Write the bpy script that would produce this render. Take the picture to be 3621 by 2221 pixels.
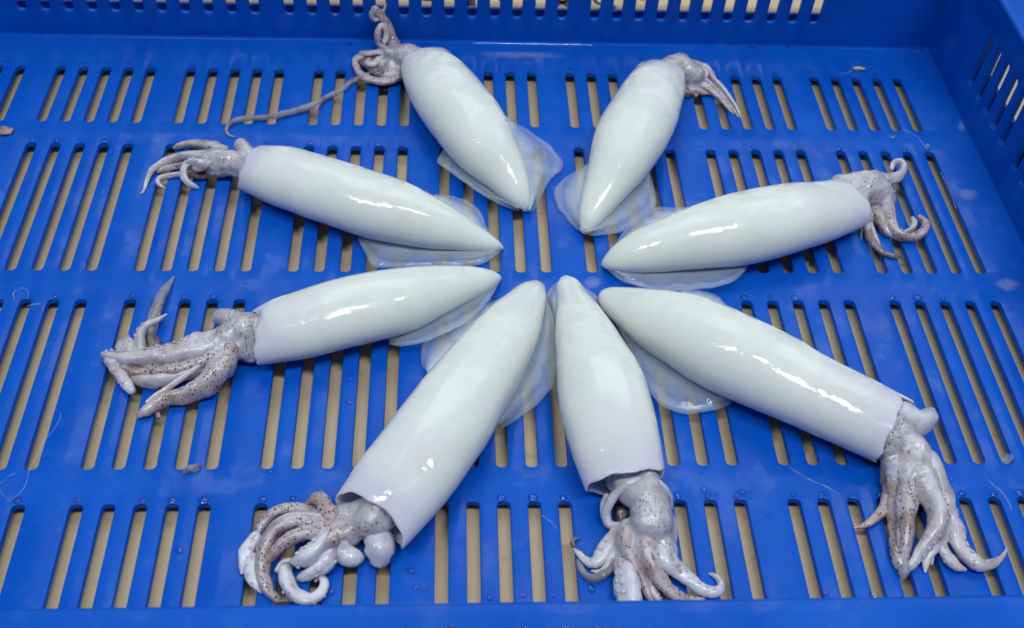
import bpy, bmesh, math, random
from mathutils import Vector, Matrix, noise

for o in list(bpy.data.objects): bpy.data.objects.remove(o, do_unlink=True)
scene = bpy.context.scene
COL = scene.collection
P = 0.0125            # metres per slot pitch of the crate floor; all lengths below are in pitches
R = math.radians

# ------------------------------------------------------------------ camera
CAM = {"loc":[-1.724,-41.158,30.346],"rot":[0.7140094860243036,-0.044071430648333534,-0.036178985516043094],"lens":37.72067224279162}
cd = bpy.data.cameras.new('camera'); cam = bpy.data.objects.new('camera', cd); COL.objects.link(cam)
cam.location = [c*P for c in CAM['loc']]; cam.rotation_euler = CAM['rot']
cd.sensor_fit = 'HORIZONTAL'; cd.sensor_width = 36; cd.lens = CAM['lens']
cd.clip_start = 0.01; cd.clip_end = 100
cd.dof.use_dof = True; cd.dof.focus_distance = 38*P; cd.dof.aperture_fstop = 16
scene.camera = cam

# ------------------------------------------------------------------ world and lamps
w = bpy.data.worlds.new('World'); scene.world = w; w.use_nodes = True
bg = w.node_tree.nodes['Background']
bg.inputs['Color'].default_value = (0.62, 0.74, 1.0, 1); bg.inputs['Strength'].default_value = 0.24
def lamp(name, loc, sx, sy, power, color, rx=0, ry=0, rz=0):
    l = bpy.data.lights.new(name, 'AREA'); l.shape = 'RECTANGLE'; l.size = sx; l.size_y = sy
    l.energy = power; l.color = color
    o = bpy.data.objects.new(name, l); COL.objects.link(o)
    o.location = loc; o.rotation_euler = (rx, ry, rz)
    return o
# two fluorescent ceiling fixtures over the crate, a little towards the photographer
lamp('fluorescent_fixture', (0.62, -0.80, 2.3), 1.2, 0.20, 28, (0.88, 0.96, 1.0))
lamp('fluorescent_fixture', (-0.95, -0.80, 2.3), 1.2, 0.20, 25, (0.88, 0.96, 1.0))
# added soft light behind, spread wide so it leaves no crisp highlight
lamp('added_soft_back_light', (0.6, 1.3, 2.2), 3.0, 1.6, 30, (0.88, 0.96, 1.0), rx=R(-35))

scene.render.engine = 'CYCLES'
vs = scene.view_settings
vs.view_transform = 'Standard'; vs.look = 'None'; vs.exposure = -0.12; vs.gamma = 1.0

SQUID = {
 'A': {'mantle':[[-2.802,-0.734,0.913,1.227,0.72],[-2.254,-2.475,1.176,1.489,0.769],[-1.498,-4.347,1.328,1.585,0.819],[-0.833,-5.795,1.353,1.523,0.869],[-0.187,-7.027,1.204,1.304,0.9],[0.454,-7.979,0.917,0.986,0.9],[0.948,-8.839,0.603,0.636,0.9],[1.215,-9.217,0.367,0.374,0.9],[1.316,-9.313,0.204,0.193,0.9]],
  'fins':[{"inner":[[0.657,-3.975,0.5],[1.028,-5.369,0.5],[1.338,-7.15,0.5],[1.548,-8.845,0.5],[1.445,-9.826,0.5]],"outer":[[0.711,-3.601,0.2],[1.854,-4.717,0.2],[2.592,-5.536,0.2],[2.976,-6.52,0.2],[2.877,-7.138,0.2],[2.406,-7.663,0.2],[2.073,-8.431,0.2],[1.682,-9.346,0.2],[1.501,-9.592,0.2]]},{"inner":[[-1.761,-6.199,0.4],[-1.353,-6.724,0.4],[-0.951,-7.285,0.4],[-0.557,-7.923,0.4],[-0.112,-8.507,0.4],[0.383,-9.081,0.4],[0.984,-9.604,0.4]],"outer":[[-2.053,-6.187,0.5],[-2.275,-7.246,0.767],[-1.759,-7.876,0.8],[-0.911,-8.568,0.6],[-0.18,-9.005,0.4],[0.495,-9.319,0.24],[1.061,-9.431,0.12]]}],
  'tubes':[
   ["head","pale",[[-2.881,-1.039,0.951,0.651],[-3.4,-0.44,0.914,0.614],[-3.917,-0.151,0.901,0.551],[-4.397,0.081,0.777,0.377]]],
   ["head","pale",[[-3.503,0.241,0.833,0.333],[-3.159,0.056,0.766,0.266]]],
   ["arm","spot",[[-4.145,0.189,0.755,0.355],[-4.437,1.45,0.477,0.341],[-4.667,1.8,1.002,0.3],[-4.866,1.9,1.488,0.254],[-5.071,1.95,1.752,0.235],[-5.253,1.95,1.972,0.171]]],
   ["arm","spot",[[-4.991,1.9,1.586,0.136],[-4.851,1.95,1.856,0.108],[-4.709,2.0,2.197,0.036]]],
   ["arm","pale",[[-5.078,1.85,1.518,0.163],[-5.315,1.85,1.513,0.154],[-5.371,1.85,1.837,0.144],[-5.199,1.85,2.088,0.108]]],
   ["arm","pale",[[-4.544,-0.159,1.098,0.198],[-5.013,1.2,0.486,0.181],[-5.124,1.35,0.843,0.181],[-5.033,1.5,1.25,0.19],[-4.816,1.55,1.322,0.189],[-4.716,1.4,1.02,0.163],[-4.806,1.2,0.748,0.153]]],
   ["arm","spot",[[-4.489,0.161,0.667,0.267],[-5.106,0.417,0.524,0.224],[-5.704,0.354,0.506,0.206],[-6.094,0.293,0.388,0.188],[-6.096,-0.139,0.287,0.187],[-5.832,-0.72,0.253,0.203],[-5.39,-1.067,0.26,0.21],[-4.835,-1.192,0.26,0.21],[-4.371,-1.122,0.319,0.219],[-3.996,-0.831,0.419,0.219]]],
   ["arm","dark",[[-4.391,-0.417,0.469,0.419],[-4.999,-0.202,0.405,0.355],[-5.526,0.057,0.362,0.312],[-5.845,0.313,0.274,0.224]]],
   ["arm","dark",[[-4.127,-0.812,0.351,0.351],[-4.636,-0.835,0.307,0.307],[-5.151,-0.644,0.364,0.264],[-5.473,-0.212,0.3,0.2]]],
   ["arm","pale",[[-4.387,-0.008,0.943,0.243],[-4.996,0.209,0.828,0.178],[-5.516,0.253,0.71,0.16],[-5.872,0.411,0.616,0.116]]],
   ["arm","pale",[[-4.985,-0.182,0.699,0.199],[-5.273,-0.454,0.635,0.185],[-5.537,-0.284,0.609,0.159],[-5.469,-0.003,0.561,0.111]]],
   ["tentacle","clear",[[-5.497,-0.638,0.25,0.15],[-5.908,-0.879,0.241,0.141],[-6.357,-1.228,0.158,0.158],[-6.659,-1.724,0.165,0.165],[-7.248,-2.218,0.173,0.173],[-7.697,-2.746,0.214,0.214],[-8.161,-3.072,0.205,0.205],[-8.79,-3.333,0.196,0.196],[-9.368,-3.613,0.204,0.204],[-10.043,-3.733,0.187,0.187],[-10.761,-3.802,0.17,0.17],[-11.215,-4.031,0.153,0.153],[-11.395,-4.444,0.127,0.127],[-11.256,-4.836,0.093,0.093],[-10.998,-4.895,0.042,0.042]]],
   ["tentacle","clear",[[-7.584,-2.711,0.137,0.137],[-7.715,-3.14,0.111,0.111],[-7.747,-3.304,0.06,0.06]]],
  ]},
 'B': {'mantle':[[7.869,-1.226,0.82,1.098,0.72],[7.403,-2.394,1.047,1.322,0.769],[6.617,-4.373,1.254,1.495,0.819],[5.894,-6.068,1.335,1.503,0.869],[5.227,-7.578,1.192,1.291,0.9],[4.673,-8.614,0.927,0.996,0.9],[4.133,-9.636,0.655,0.694,0.9],[3.809,-10.32,0.453,0.47,0.9],[3.689,-10.555,0.286,0.285,0.9]],
  'fins':[{"inner":[[4.085,-6.871,0.4],[3.81,-7.658,0.4],[3.58,-8.803,0.4],[3.487,-9.788,0.4],[3.514,-10.506,0.4],[3.647,-10.929,0.4]],"outer":[[3.975,-6.773,0.15],[3.19,-7.335,0.15],[2.697,-7.91,0.15],[2.548,-8.344,0.15],[2.59,-9.044,0.15],[2.857,-9.654,0.15],[3.212,-10.373,0.15],[3.712,-10.841,0.15]]},{"inner":[[6.698,-7.098,0.4],[6.063,-8.015,0.4],[5.358,-8.908,0.4],[4.855,-9.652,0.4],[4.279,-10.381,0.4],[3.68,-10.929,0.4]],"outer":[[6.624,-7.215,0.2],[6.754,-8.171,0.2],[6.697,-9.053,0.2],[6.248,-9.916,0.2],[5.556,-10.475,0.2],[4.678,-10.837,0.2],[3.801,-10.914,0.2]]}],
  'tubes':[
   ["head","pale",[[7.43,-1.631,0.872,0.472],[8.008,-1.07,0.93,0.53],[8.57,-0.752,0.924,0.574],[9.066,-0.801,0.875,0.575],[9.409,-0.996,0.682,0.482]]],
   ["head","pale",[[7.128,-1.183,0.843,0.343],[7.077,-0.748,0.832,0.332],[7.216,-0.528,0.767,0.267]]],
   ["head","pale",[[8.476,-0.347,0.876,0.376],[8.958,0.037,0.825,0.325],[9.142,0.277,0.718,0.218]]],
   ["arm","pale",[[9.399,-0.16,0.694,0.244],[9.921,-0.142,0.596,0.196],[10.264,-0.448,0.479,0.179],[10.445,-0.784,0.352,0.152],[10.729,-1.122,0.23,0.13],[11.017,-1.721,0.118,0.118],[11.215,-2.419,0.09,0.09],[11.333,-3.141,0.026,0.026]]],
   ["arm","spot",[[9.208,-0.602,0.669,0.269],[9.757,-0.909,0.56,0.21],[10.148,-1.235,0.432,0.182],[10.535,-1.626,0.261,0.161],[10.856,-2.196,0.133,0.133],[11.081,-2.745,0.09,0.09],[11.23,-3.143,0.026,0.026]]],
   ["arm","spot",[[9.127,-1.005,0.495,0.295],[9.698,-1.209,0.341,0.241],[10.142,-1.473,0.264,0.214],[10.515,-1.848,0.176,0.176],[10.784,-2.475,0.127,0.127],[11.045,-2.94,0.037,0.037]]],
   ["arm","spot",[[9.122,-1.124,0.268,0.268],[9.423,-1.416,0.241,0.241],[9.726,-1.548,0.187,0.187],[10.153,-1.552,0.134,0.134],[10.362,-1.651,0.054,0.054]]],
   ["arm","spot",[[9.107,-1.256,0.241,0.241],[9.284,-1.509,0.213,0.213],[9.541,-1.6,0.16,0.16],[9.483,-1.697,0.107,0.107]]],
   ["arm","dark",[[9.043,-1.555,0.213,0.213],[9.104,-1.732,0.16,0.16],[9.254,-1.66,0.107,0.107]]],
   ["arm","pale",[[9.231,-1.056,0.91,0.16],[9.607,-0.725,0.829,0.129],[9.914,-0.671,0.763,0.113],[10.023,-0.883,0.702,0.102],[9.896,-1.099,0.641,0.091],[9.71,-1.043,0.564,0.064]]],
  ]},
 'C': {'mantle':[[14.421,-9.706,0.916,1.23,0.72],[13.313,-10.245,1.046,1.33,0.764],[11.495,-10.971,1.268,1.533,0.808],[9.707,-11.578,1.322,1.516,0.852],[8.027,-11.958,1.207,1.314,0.896],[6.585,-12.25,1.012,1.091,0.9],[5.503,-12.457,0.803,0.859,0.9],[4.793,-12.549,0.569,0.599,0.9],[4.368,-12.538,0.322,0.325,0.9],[4.192,-12.429,0.089,0.065,0.9]],
  'fins':[{"inner":[[4.335,-12.853,0.35],[5.251,-13.068,0.35],[6.385,-13.062,0.35],[7.533,-12.99,0.35],[8.702,-12.829,0.35],[9.888,-12.622,0.35]],"outer":[[4.261,-12.665,0.15],[4.765,-13.283,0.179],[5.513,-13.728,0.243],[6.397,-14.137,0.414],[7.655,-14.129,0.529],[8.798,-13.92,0.586],[9.5,-13.27,0.471],[9.858,-12.664,0.3]]},{"inner":[[4.859,-11.987,0.5],[5.606,-11.177,0.5],[6.527,-10.463,0.5],[7.619,-9.9,0.5],[8.548,-9.401,0.5]],"outer":[[4.701,-11.56,0.25],[5.182,-10.765,0.25],[5.775,-9.972,0.25],[6.525,-9.404,0.25],[7.221,-9.348,0.25],[8.084,-9.339,0.25],[8.729,-9.084,0.25]]}],
  'tubes':[
   ["head","pale",[[14.383,-8.828,0.867,0.717],[14.911,-8.829,0.874,0.754],[15.454,-8.776,0.875,0.775],[15.94,-8.834,0.758,0.658],[16.304,-8.999,0.517,0.417]]],
   ["head","pale",[[15.94,-8.216,0.853,0.453],[16.428,-8.057,0.716,0.316]]],
   ["arm","pale",[[16.2,-8.157,0.715,0.315],[16.643,-7.948,0.665,0.265],[17.022,-7.81,0.655,0.255],[17.429,-7.405,0.586,0.186],[17.616,-6.936,0.573,0.173],[17.506,-6.668,0.559,0.159],[17.221,-6.782,0.544,0.144],[17.054,-7.095,0.529,0.129]]],
   ["arm","pale",[[16.44,-8.286,0.481,0.281],[16.723,-8.362,0.376,0.176],[16.889,-8.332,0.306,0.106]]],
   ["arm","spot",[[16.124,-9.143,0.649,0.449],[16.178,-9.758,0.478,0.378],[16.199,-10.211,0.335,0.335],[16.311,-10.666,0.313,0.313],[16.657,-10.887,0.266,0.266],[17.116,-10.893,0.253,0.253],[17.56,-10.549,0.207,0.207],[17.773,-10.069,0.188,0.188],[17.695,-9.702,0.147,0.147]]],
   ["arm","pale",[[16.6,-10.872,0.452,0.102],[16.899,-10.71,0.473,0.123],[17.15,-10.397,0.48,0.13],[17.201,-9.982,0.39,0.09]]],
   ["arm","spot",[[15.779,-9.295,0.345,0.345],[15.824,-10.048,0.308,0.308],[15.991,-10.588,0.255,0.255],[16.262,-10.772,0.17,0.17]]],
   ["arm","dark",[[15.585,-9.545,0.224,0.224],[15.275,-10.159,0.231,0.231],[15.224,-10.716,0.196,0.196],[15.242,-11.156,0.188,0.188],[15.416,-11.521,0.154,0.154],[15.672,-11.8,0.127,0.127],[16.03,-11.916,0.114,0.114],[16.326,-11.891,0.067,0.067]]],
   ["arm","pale",[[15.417,-9.939,0.332,0.082],[15.407,-10.587,0.295,0.095],[15.473,-11.101,0.224,0.074],[15.558,-11.434,0.134,0.034]]],
   ["arm","clear",[[15.258,-10.016,0.137,0.137],[15.041,-10.448,0.108,0.108],[14.932,-10.871,0.034,0.034]]],
  ]},
 'D': {'mantle':[[-9.693,-7.849,0.862,1.156,0.72],[-8.426,-8.552,1.08,1.374,0.764],[-6.715,-9.416,1.171,1.413,0.808],[-5.05,-10.221,1.226,1.404,0.852],[-3.48,-10.797,1.143,1.242,0.896],[-2.17,-11.147,0.91,0.977,0.9],[-1.068,-11.402,0.602,0.636,0.9],[-0.333,-11.522,0.383,0.392,0.9],[0.129,-11.551,0.207,0.197,0.9],[0.297,-11.526,0.089,0.066,0.9]],
  'fins':[{"inner":[[-5.181,-11.224,0.3],[-4.227,-11.583,0.3],[-3.089,-11.846,0.3],[-1.797,-11.973,0.3],[-0.827,-11.989,0.3],[0.201,-11.778,0.3]],"outer":[[-5.399,-10.984,0.15],[-5.315,-11.306,0.15],[-5.02,-11.983,0.15],[-4.702,-12.603,0.15],[-3.711,-12.708,0.15],[-2.276,-12.634,0.15],[-0.67,-12.537,0.15],[-0.012,-12.019,0.15],[0.274,-11.677,0.15]]},{"inner":[[-2.475,-9.103,0.5],[-1.802,-9.704,0.5],[-1.14,-10.367,0.5],[-0.652,-10.88,0.5],[-0.171,-11.385,0.5]],"outer":[[-2.228,-8.762,0.3],[-1.549,-8.853,0.3],[-0.959,-9.118,0.3],[-0.595,-9.651,0.3],[-0.359,-10.439,0.3],[-0.126,-11.139,0.3]]}],
  'tubes':[
   ["head","pale",[[-9.628,-7.847,0.747,0.497],[-10.16,-7.605,0.709,0.489],[-10.599,-7.385,0.691,0.491],[-11.078,-7.226,0.668,0.518],[-11.554,-7.171,0.584,0.484]]],
   ["head","pale",[[-9.945,-6.86,0.789,0.289],[-10.318,-6.49,0.74,0.34],[-10.44,-6.287,0.717,0.317]]],
   ["arm","spot",[[-11.15,-6.566,0.642,0.292],[-11.71,-6.142,0.546,0.246],[-12.355,-5.839,0.419,0.219],[-12.86,-5.725,0.3,0.2],[-13.19,-5.704,0.171,0.171],[-13.391,-5.715,0.085,0.085]]],
   ["arm","pale",[[-11.546,-6.991,0.79,0.29],[-12.302,-6.746,0.585,0.235],[-12.91,-6.653,0.466,0.216],[-13.375,-6.739,0.352,0.202],[-13.739,-6.962,0.282,0.182],[-14.008,-7.279,0.252,0.152],[-14.116,-7.643,0.177,0.127],[-14.166,-7.958,0.093,0.093],[-14.175,-8.32,0.053,0.053],[-14.292,-8.507,0.024,0.024]]],
   ["arm","spot",[[-11.659,-7.257,0.566,0.266],[-12.436,-6.938,0.308,0.208],[-13.138,-6.981,0.184,0.184],[-13.583,-7.106,0.135,0.135],[-13.803,-7.219,0.079,0.079]]],
   ["arm","pale",[[-12.409,-7.318,0.122,0.122],[-12.94,-7.417,0.127,0.127],[-13.38,-7.51,0.122,0.122],[-13.657,-7.622,0.117,0.117],[-13.73,-7.833,0.107,0.107],[-13.586,-8.052,0.092,0.092],[-13.387,-8.16,0.039,0.039]]],
   ["arm","white",[[-11.819,-7.631,0.892,0.192],[-12.246,-7.41,0.828,0.178],[-12.512,-7.467,0.679,0.179],[-12.602,-7.709,0.529,0.179],[-12.537,-7.943,0.373,0.173],[-12.394,-8.042,0.204,0.154],[-12.168,-8.138,0.125,0.125],[-12.038,-8.17,0.063,0.063]]],
   ["arm","dark",[[-11.161,-7.469,0.363,0.313],[-11.632,-7.469,0.266,0.266],[-12.082,-7.559,0.218,0.218],[-12.425,-7.483,0.146,0.146]]],
   ["arm","spot",[[-11.69,-7.57,0.78,0.18],[-11.885,-7.697,0.708,0.158],[-12.136,-7.618,0.635,0.135],[-12.221,-7.403,0.597,0.097]]],
  ]},
 'E': {'mantle':[[-8.525,-16.723,0.812,1.086,0.72],[-7.51,-16.472,1.017,1.292,0.764],[-6.207,-16.066,1.111,1.338,0.808],[-4.771,-15.614,1.16,1.327,0.852],[-3.46,-15.204,1.13,1.228,0.896],[-2.326,-14.591,0.929,0.998,0.9],[-1.327,-14.069,0.702,0.747,0.9],[-0.617,-13.7,0.511,0.534,0.9],[-0.182,-13.436,0.344,0.348,0.9],[0.018,-13.261,0.202,0.191,0.9]],
  'fins':[{"inner":[[0.016,-13.68,0.4],[-0.701,-14.213,0.4],[-1.327,-14.693,0.4],[-2.096,-15.186,0.4],[-2.848,-15.75,0.4],[-3.589,-16.205,0.4],[-3.998,-16.439,0.4]],"outer":[[0.169,-13.416,0.3],[-0.14,-14.253,0.4],[-0.469,-14.964,0.5],[-0.79,-15.604,0.7],[-1.355,-16.309,0.9],[-2.083,-16.614,0.8],[-2.732,-16.839,0.7],[-3.477,-16.828,0.475],[-3.91,-16.567,0.25]]}],
  'tubes':[
   ["head","pale",[[-8.424,-16.644,0.976,0.626],[-8.891,-16.461,0.93,0.63],[-9.324,-16.62,0.831,0.631],[-9.739,-16.969,0.673,0.573]]],
   ["head","pale",[[-8.65,-17.064,0.556,0.456],[-9.091,-17.001,0.596,0.496],[-9.477,-16.876,0.56,0.46]]],
   ["head","pale",[[-9.3,-16.07,0.984,0.384],[-9.69,-15.941,0.948,0.348],[-9.98,-15.701,0.841,0.241],[-10.097,-15.767,0.745,0.195]]],
   ["arm","pale",[[-9.668,-16.908,0.716,0.516],[-10.642,-17.15,0.751,0.451],[-11.516,-17.394,0.676,0.376],[-12.421,-17.458,0.582,0.332],[-13.075,-17.39,0.438,0.288],[-13.612,-17.17,0.328,0.228],[-13.916,-16.999,0.185,0.135]]],
   ["arm","spot",[[-9.885,-17.455,0.691,0.341],[-10.587,-17.695,0.585,0.285],[-11.283,-17.895,0.517,0.267],[-12.012,-17.943,0.403,0.253],[-12.68,-17.886,0.332,0.232],[-13.173,-17.63,0.271,0.171]]],
   ["arm","pale",[[-10.269,-17.664,0.367,0.267],[-11.113,-18.053,0.336,0.286],[-11.919,-18.21,0.276,0.276],[-12.516,-18.123,0.223,0.223],[-12.827,-17.926,0.116,0.116]]],
   ["arm","spot",[[-9.447,-17.194,0.718,0.418],[-9.666,-17.818,0.622,0.472],[-9.967,-18.359,0.493,0.443],[-10.368,-18.669,0.368,0.368],[-10.883,-18.857,0.294,0.294],[-11.369,-18.956,0.249,0.249],[-11.747,-19.241,0.219,0.219],[-12.026,-19.464,0.196,0.196],[-12.256,-19.55,0.106,0.106]]],
   ["arm","pale",[[-10.362,-17.871,0.691,0.091],[-10.853,-18.255,0.598,0.098],[-11.306,-18.629,0.498,0.098],[-11.685,-18.941,0.44,0.09],[-12.01,-19.184,0.353,0.053]]],
   ["arm","pale",[[-12.557,-17.179,0.525,0.225],[-12.719,-16.537,0.496,0.196],[-12.723,-16.137,0.482,0.182],[-12.568,-15.817,0.451,0.151],[-12.284,-15.584,0.411,0.111],[-12.045,-15.225,0.332,0.032]]],
   ["arm","clear",[[-12.55,-15.998,0.199,0.199],[-12.523,-15.311,0.209,0.209],[-12.5,-14.806,0.211,0.211],[-12.429,-14.159,0.18,0.18],[-12.298,-13.641,0.132,0.132],[-12.195,-13.094,0.033,0.033]]],
   ["arm","pale",[[-13.077,-17.358,0.457,0.257],[-13.075,-16.857,0.42,0.22],[-13.215,-16.478,0.366,0.166],[-13.26,-16.243,0.287,0.087]]],
   ["arm","pale",[[-13.448,-17.555,0.235,0.235],[-13.127,-17.917,0.225,0.225],[-12.898,-18.276,0.216,0.216],[-12.701,-18.529,0.161,0.161]]],
   ["arm","dark",[[-12.177,-16.803,0.235,0.235],[-12.319,-16.419,0.237,0.237],[-12.446,-16.209,0.159,0.159]]],
   ["arm","spot",[[-9.977,-17.206,0.79,0.19],[-10.771,-17.462,0.76,0.16],[-11.481,-17.643,0.638,0.138],[-12.206,-17.731,0.515,0.115],[-12.79,-17.628,0.385,0.085]]],
   ["arm","pale",[[-13.173,-17.438,0.44,0.14],[-13.536,-17.511,0.356,0.156],[-13.727,-17.306,0.333,0.133],[-13.676,-17.052,0.31,0.11],[-13.482,-17.108,0.321,0.071]]],
   ["arm","spot",[[-9.5,-17.639,0.689,0.189],[-9.822,-18.231,0.623,0.173],[-10.258,-18.544,0.5,0.15],[-10.806,-18.751,0.42,0.12],[-11.308,-18.813,0.325,0.075]]],
   ["arm","pale",[[-13.389,-16.806,0.358,0.158],[-13.324,-16.677,0.434,0.134],[-13.178,-16.651,0.46,0.11],[-13.044,-16.816,0.429,0.079]]],
  ]},
 'F': {'mantle':[[-4.087,-23.993,0.946,1.388,0.66],[-3.405,-23.085,1.113,1.507,0.719],[-2.641,-21.985,1.228,1.541,0.777],[-1.913,-20.811,1.305,1.525,0.836],[-1.165,-19.468,1.324,1.446,0.895],[-0.433,-18.105,1.222,1.325,0.9],[0.317,-16.594,1.032,1.113,0.9],[0.905,-15.312,0.785,0.839,0.9],[1.226,-14.575,0.602,0.635,0.9],[1.414,-14.122,0.425,0.439,0.9]],
  'fins':[{"inner":[[1.647,-14.144,0.45],[1.493,-15.587,0.45],[1.029,-17.344,0.45],[0.537,-18.549,0.45],[0.068,-19.617,0.45],[-0.148,-20.221,0.45]],"outer":[[1.751,-14.189,0.5],[1.978,-15.122,0.5],[2.112,-16.208,0.479],[2.084,-17.678,0.393],[1.828,-18.572,0.307],[1.32,-19.156,0.221],[0.647,-19.765,0.166],[0.021,-20.163,0.12]]},{"inner":[[0.462,-14.4,0.45],[-0.178,-15.083,0.45],[-0.956,-15.89,0.45],[-1.712,-16.865,0.45],[-2.225,-17.529,0.45],[-2.539,-18.085,0.45]],"outer":[[0.325,-14.195,0.15],[-0.39,-14.574,0.15],[-1.173,-15.131,0.15],[-2.092,-15.936,0.15],[-2.661,-16.33,0.15],[-2.784,-17.006,0.15],[-2.7,-17.555,0.15]]}],
  'tubes':[
   ["head","pale",[[-4.184,-23.718,0.79,0.49],[-4.51,-24.084,0.603,0.403],[-4.915,-24.316,0.575,0.475],[-5.379,-24.358,0.603,0.503]]],
   ["funnel","white",[[-4.13,-23.894,0.596,0.346],[-3.994,-24.489,0.53,0.43],[-3.894,-24.953,0.47,0.47],[-3.889,-25.114,0.314,0.314]]],
   ["head_lobe","white",[[-5.205,-24.569,0.531,0.431],[-5.002,-24.933,0.344,0.344],[-4.639,-25.067,0.301,0.301],[-4.539,-25.015,0.201,0.201]]],
   ["head","spot",[[-4.513,-23.693,0.916,0.316],[-4.941,-23.693,0.76,0.26],[-5.269,-23.565,0.604,0.204]]],
   ["arm","spot",[[-5.35,-24.722,0.643,0.343],[-5.444,-24.022,0.788,0.288],[-5.673,-23.484,0.855,0.255],[-5.955,-23.247,0.733,0.233],[-6.184,-23.256,0.535,0.135]]],
   ["arm","spot",[[-5.803,-23.702,0.463,0.263],[-6.483,-23.41,0.362,0.212],[-7.057,-23.381,0.295,0.195],[-7.464,-23.596,0.227,0.177],[-7.663,-23.892,0.159,0.159],[-7.77,-24.215,0.118,0.118]]],
   ["arm","spot",[[-5.715,-24.129,0.759,0.259],[-6.443,-24.019,0.746,0.246],[-6.956,-24.175,0.699,0.249],[-7.288,-24.496,0.61,0.26],[-7.417,-24.928,0.504,0.254],[-7.435,-25.379,0.386,0.236],[-7.371,-25.788,0.312,0.212],[-7.152,-26.162,0.233,0.183],[-6.93,-26.351,0.137,0.137],[-6.796,-26.424,0.074,0.074]]],
   ["arm","spot",[[-5.792,-24.491,0.793,0.243],[-6.336,-24.539,0.779,0.229],[-6.759,-24.744,0.712,0.212],[-7.073,-25.006,0.584,0.184],[-7.228,-25.213,0.465,0.115]]],
   ["arm","white",[[-5.563,-24.659,0.757,0.257],[-5.81,-25.012,0.734,0.284],[-6.122,-25.239,0.657,0.307],[-6.376,-25.281,0.517,0.217]]],
   ["arm","white",[[-5.3,-24.906,0.415,0.315],[-5.573,-25.313,0.386,0.286],[-5.911,-25.549,0.328,0.228],[-6.184,-25.663,0.21,0.16],[-6.359,-25.657,0.086,0.086]]],
   ["arm","white",[[-6.668,-25.314,0.299,0.149],[-6.732,-25.552,0.356,0.206],[-6.657,-25.906,0.351,0.251],[-6.45,-26.194,0.277,0.227],[-6.174,-26.369,0.21,0.21],[-5.854,-26.388,0.181,0.181],[-5.593,-26.166,0.165,0.165],[-5.555,-25.813,0.137,0.137],[-5.709,-25.618,0.109,0.109],[-5.829,-25.71,0.057,0.057]]],
   ["arm","white",[[-7.766,-24.304,0.276,0.176],[-7.996,-24.737,0.222,0.222],[-8.064,-25.133,0.163,0.163],[-8.073,-25.419,0.076,0.076]]],
   ["arm","white",[[-7.774,-24.987,0.224,0.174],[-7.809,-25.416,0.179,0.179],[-7.66,-25.773,0.173,0.173],[-7.394,-26.021,0.132,0.132]]],
   ["arm","dark",[[-6.4,-26.303,0.142,0.142],[-6.607,-26.382,0.131,0.131],[-6.821,-26.399,0.114,0.114],[-6.979,-26.464,0.074,0.074]]],
   ["arm","pale",[[-5.767,-23.994,0.909,0.109],[-6.384,-23.887,0.898,0.098],[-6.877,-23.976,0.842,0.092],[-7.217,-24.257,0.737,0.087],[-7.386,-24.593,0.619,0.069]]],
   ["arm","spot",[[-5.729,-24.424,0.947,0.097],[-6.246,-24.446,0.941,0.091],[-6.697,-24.626,0.886,0.086],[-7.016,-24.87,0.724,0.074],[-7.174,-25.109,0.552,0.052]]],
   ["arm","pale",[[-6.989,-25.529,0.374,0.074],[-6.892,-25.352,0.436,0.086],[-6.678,-25.264,0.492,0.092],[-6.452,-25.317,0.53,0.08],[-6.33,-25.49,0.513,0.063]]],
   ["arm","white",[[-5.194,-24.009,0.815,0.115],[-4.783,-23.925,0.826,0.126],[-4.417,-24.062,0.782,0.132],[-4.305,-24.283,0.615,0.115],[-4.446,-24.39,0.475,0.075]]],
  ]},
 'G': {'mantle':[[3.886,-22.868,1.007,1.357,0.72],[3.684,-21.608,1.174,1.487,0.769],[3.5,-20.365,1.302,1.553,0.819],[3.347,-18.94,1.309,1.473,0.869],[3.159,-17.474,1.128,1.22,0.9],[2.985,-15.885,0.849,0.91,0.9],[2.821,-14.543,0.549,0.576,0.9],[2.718,-13.92,0.442,0.457,0.9],[2.688,-13.592,0.316,0.318,0.9]],
  'fins':[{"inner":[[2.493,-13.716,0.45],[2.343,-14.561,0.45],[2.274,-15.383,0.45],[2.222,-16.184,0.45]],"outer":[[2.497,-13.362,0.3],[2.014,-13.965,0.3],[1.812,-14.471,0.3],[1.966,-15.295,0.3],[2.135,-16.058,0.3]]},{"inner":[[2.938,-13.775,0.4],[3.345,-14.618,0.4],[3.665,-15.439,0.4],[3.909,-16.141,0.4]],"outer":[[3.158,-13.572,0.25],[3.717,-14.126,0.25],[3.938,-14.837,0.25],[4.064,-15.815,0.25]]}],
  'tubes':[
   ["collar","white",[[4.032,-24.004,0.588,0.088],[3.738,-24.128,0.476,0.126],[3.402,-24.014,0.252,0.152],[3.243,-23.757,0.359,0.159],[3.303,-23.538,0.708,0.158],[3.533,-23.323,1.057,0.157],[3.861,-23.158,1.307,0.157],[4.271,-23.039,1.37,0.17],[4.712,-23.076,1.308,0.158],[5.095,-23.203,1.043,0.143],[5.32,-23.295,0.628,0.128],[5.352,-23.429,0.31,0.11]]],
   ["collar","white",[[3.287,-23.159,0.615,0.115],[3.196,-23.358,0.408,0.108],[3.18,-23.597,0.209,0.109],[3.27,-23.906,0.128,0.108]]],
   ["head","pale",[[4.472,-22.897,0.938,0.638],[4.53,-23.471,0.933,0.633],[4.572,-23.943,0.895,0.645],[4.524,-24.397,0.842,0.642],[4.431,-24.632,0.651,0.501]]],
   ["head","pale",[[5.069,-24.097,0.549,0.349],[5.115,-24.521,0.5,0.3],[5.018,-24.883,0.415,0.315]]],
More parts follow.
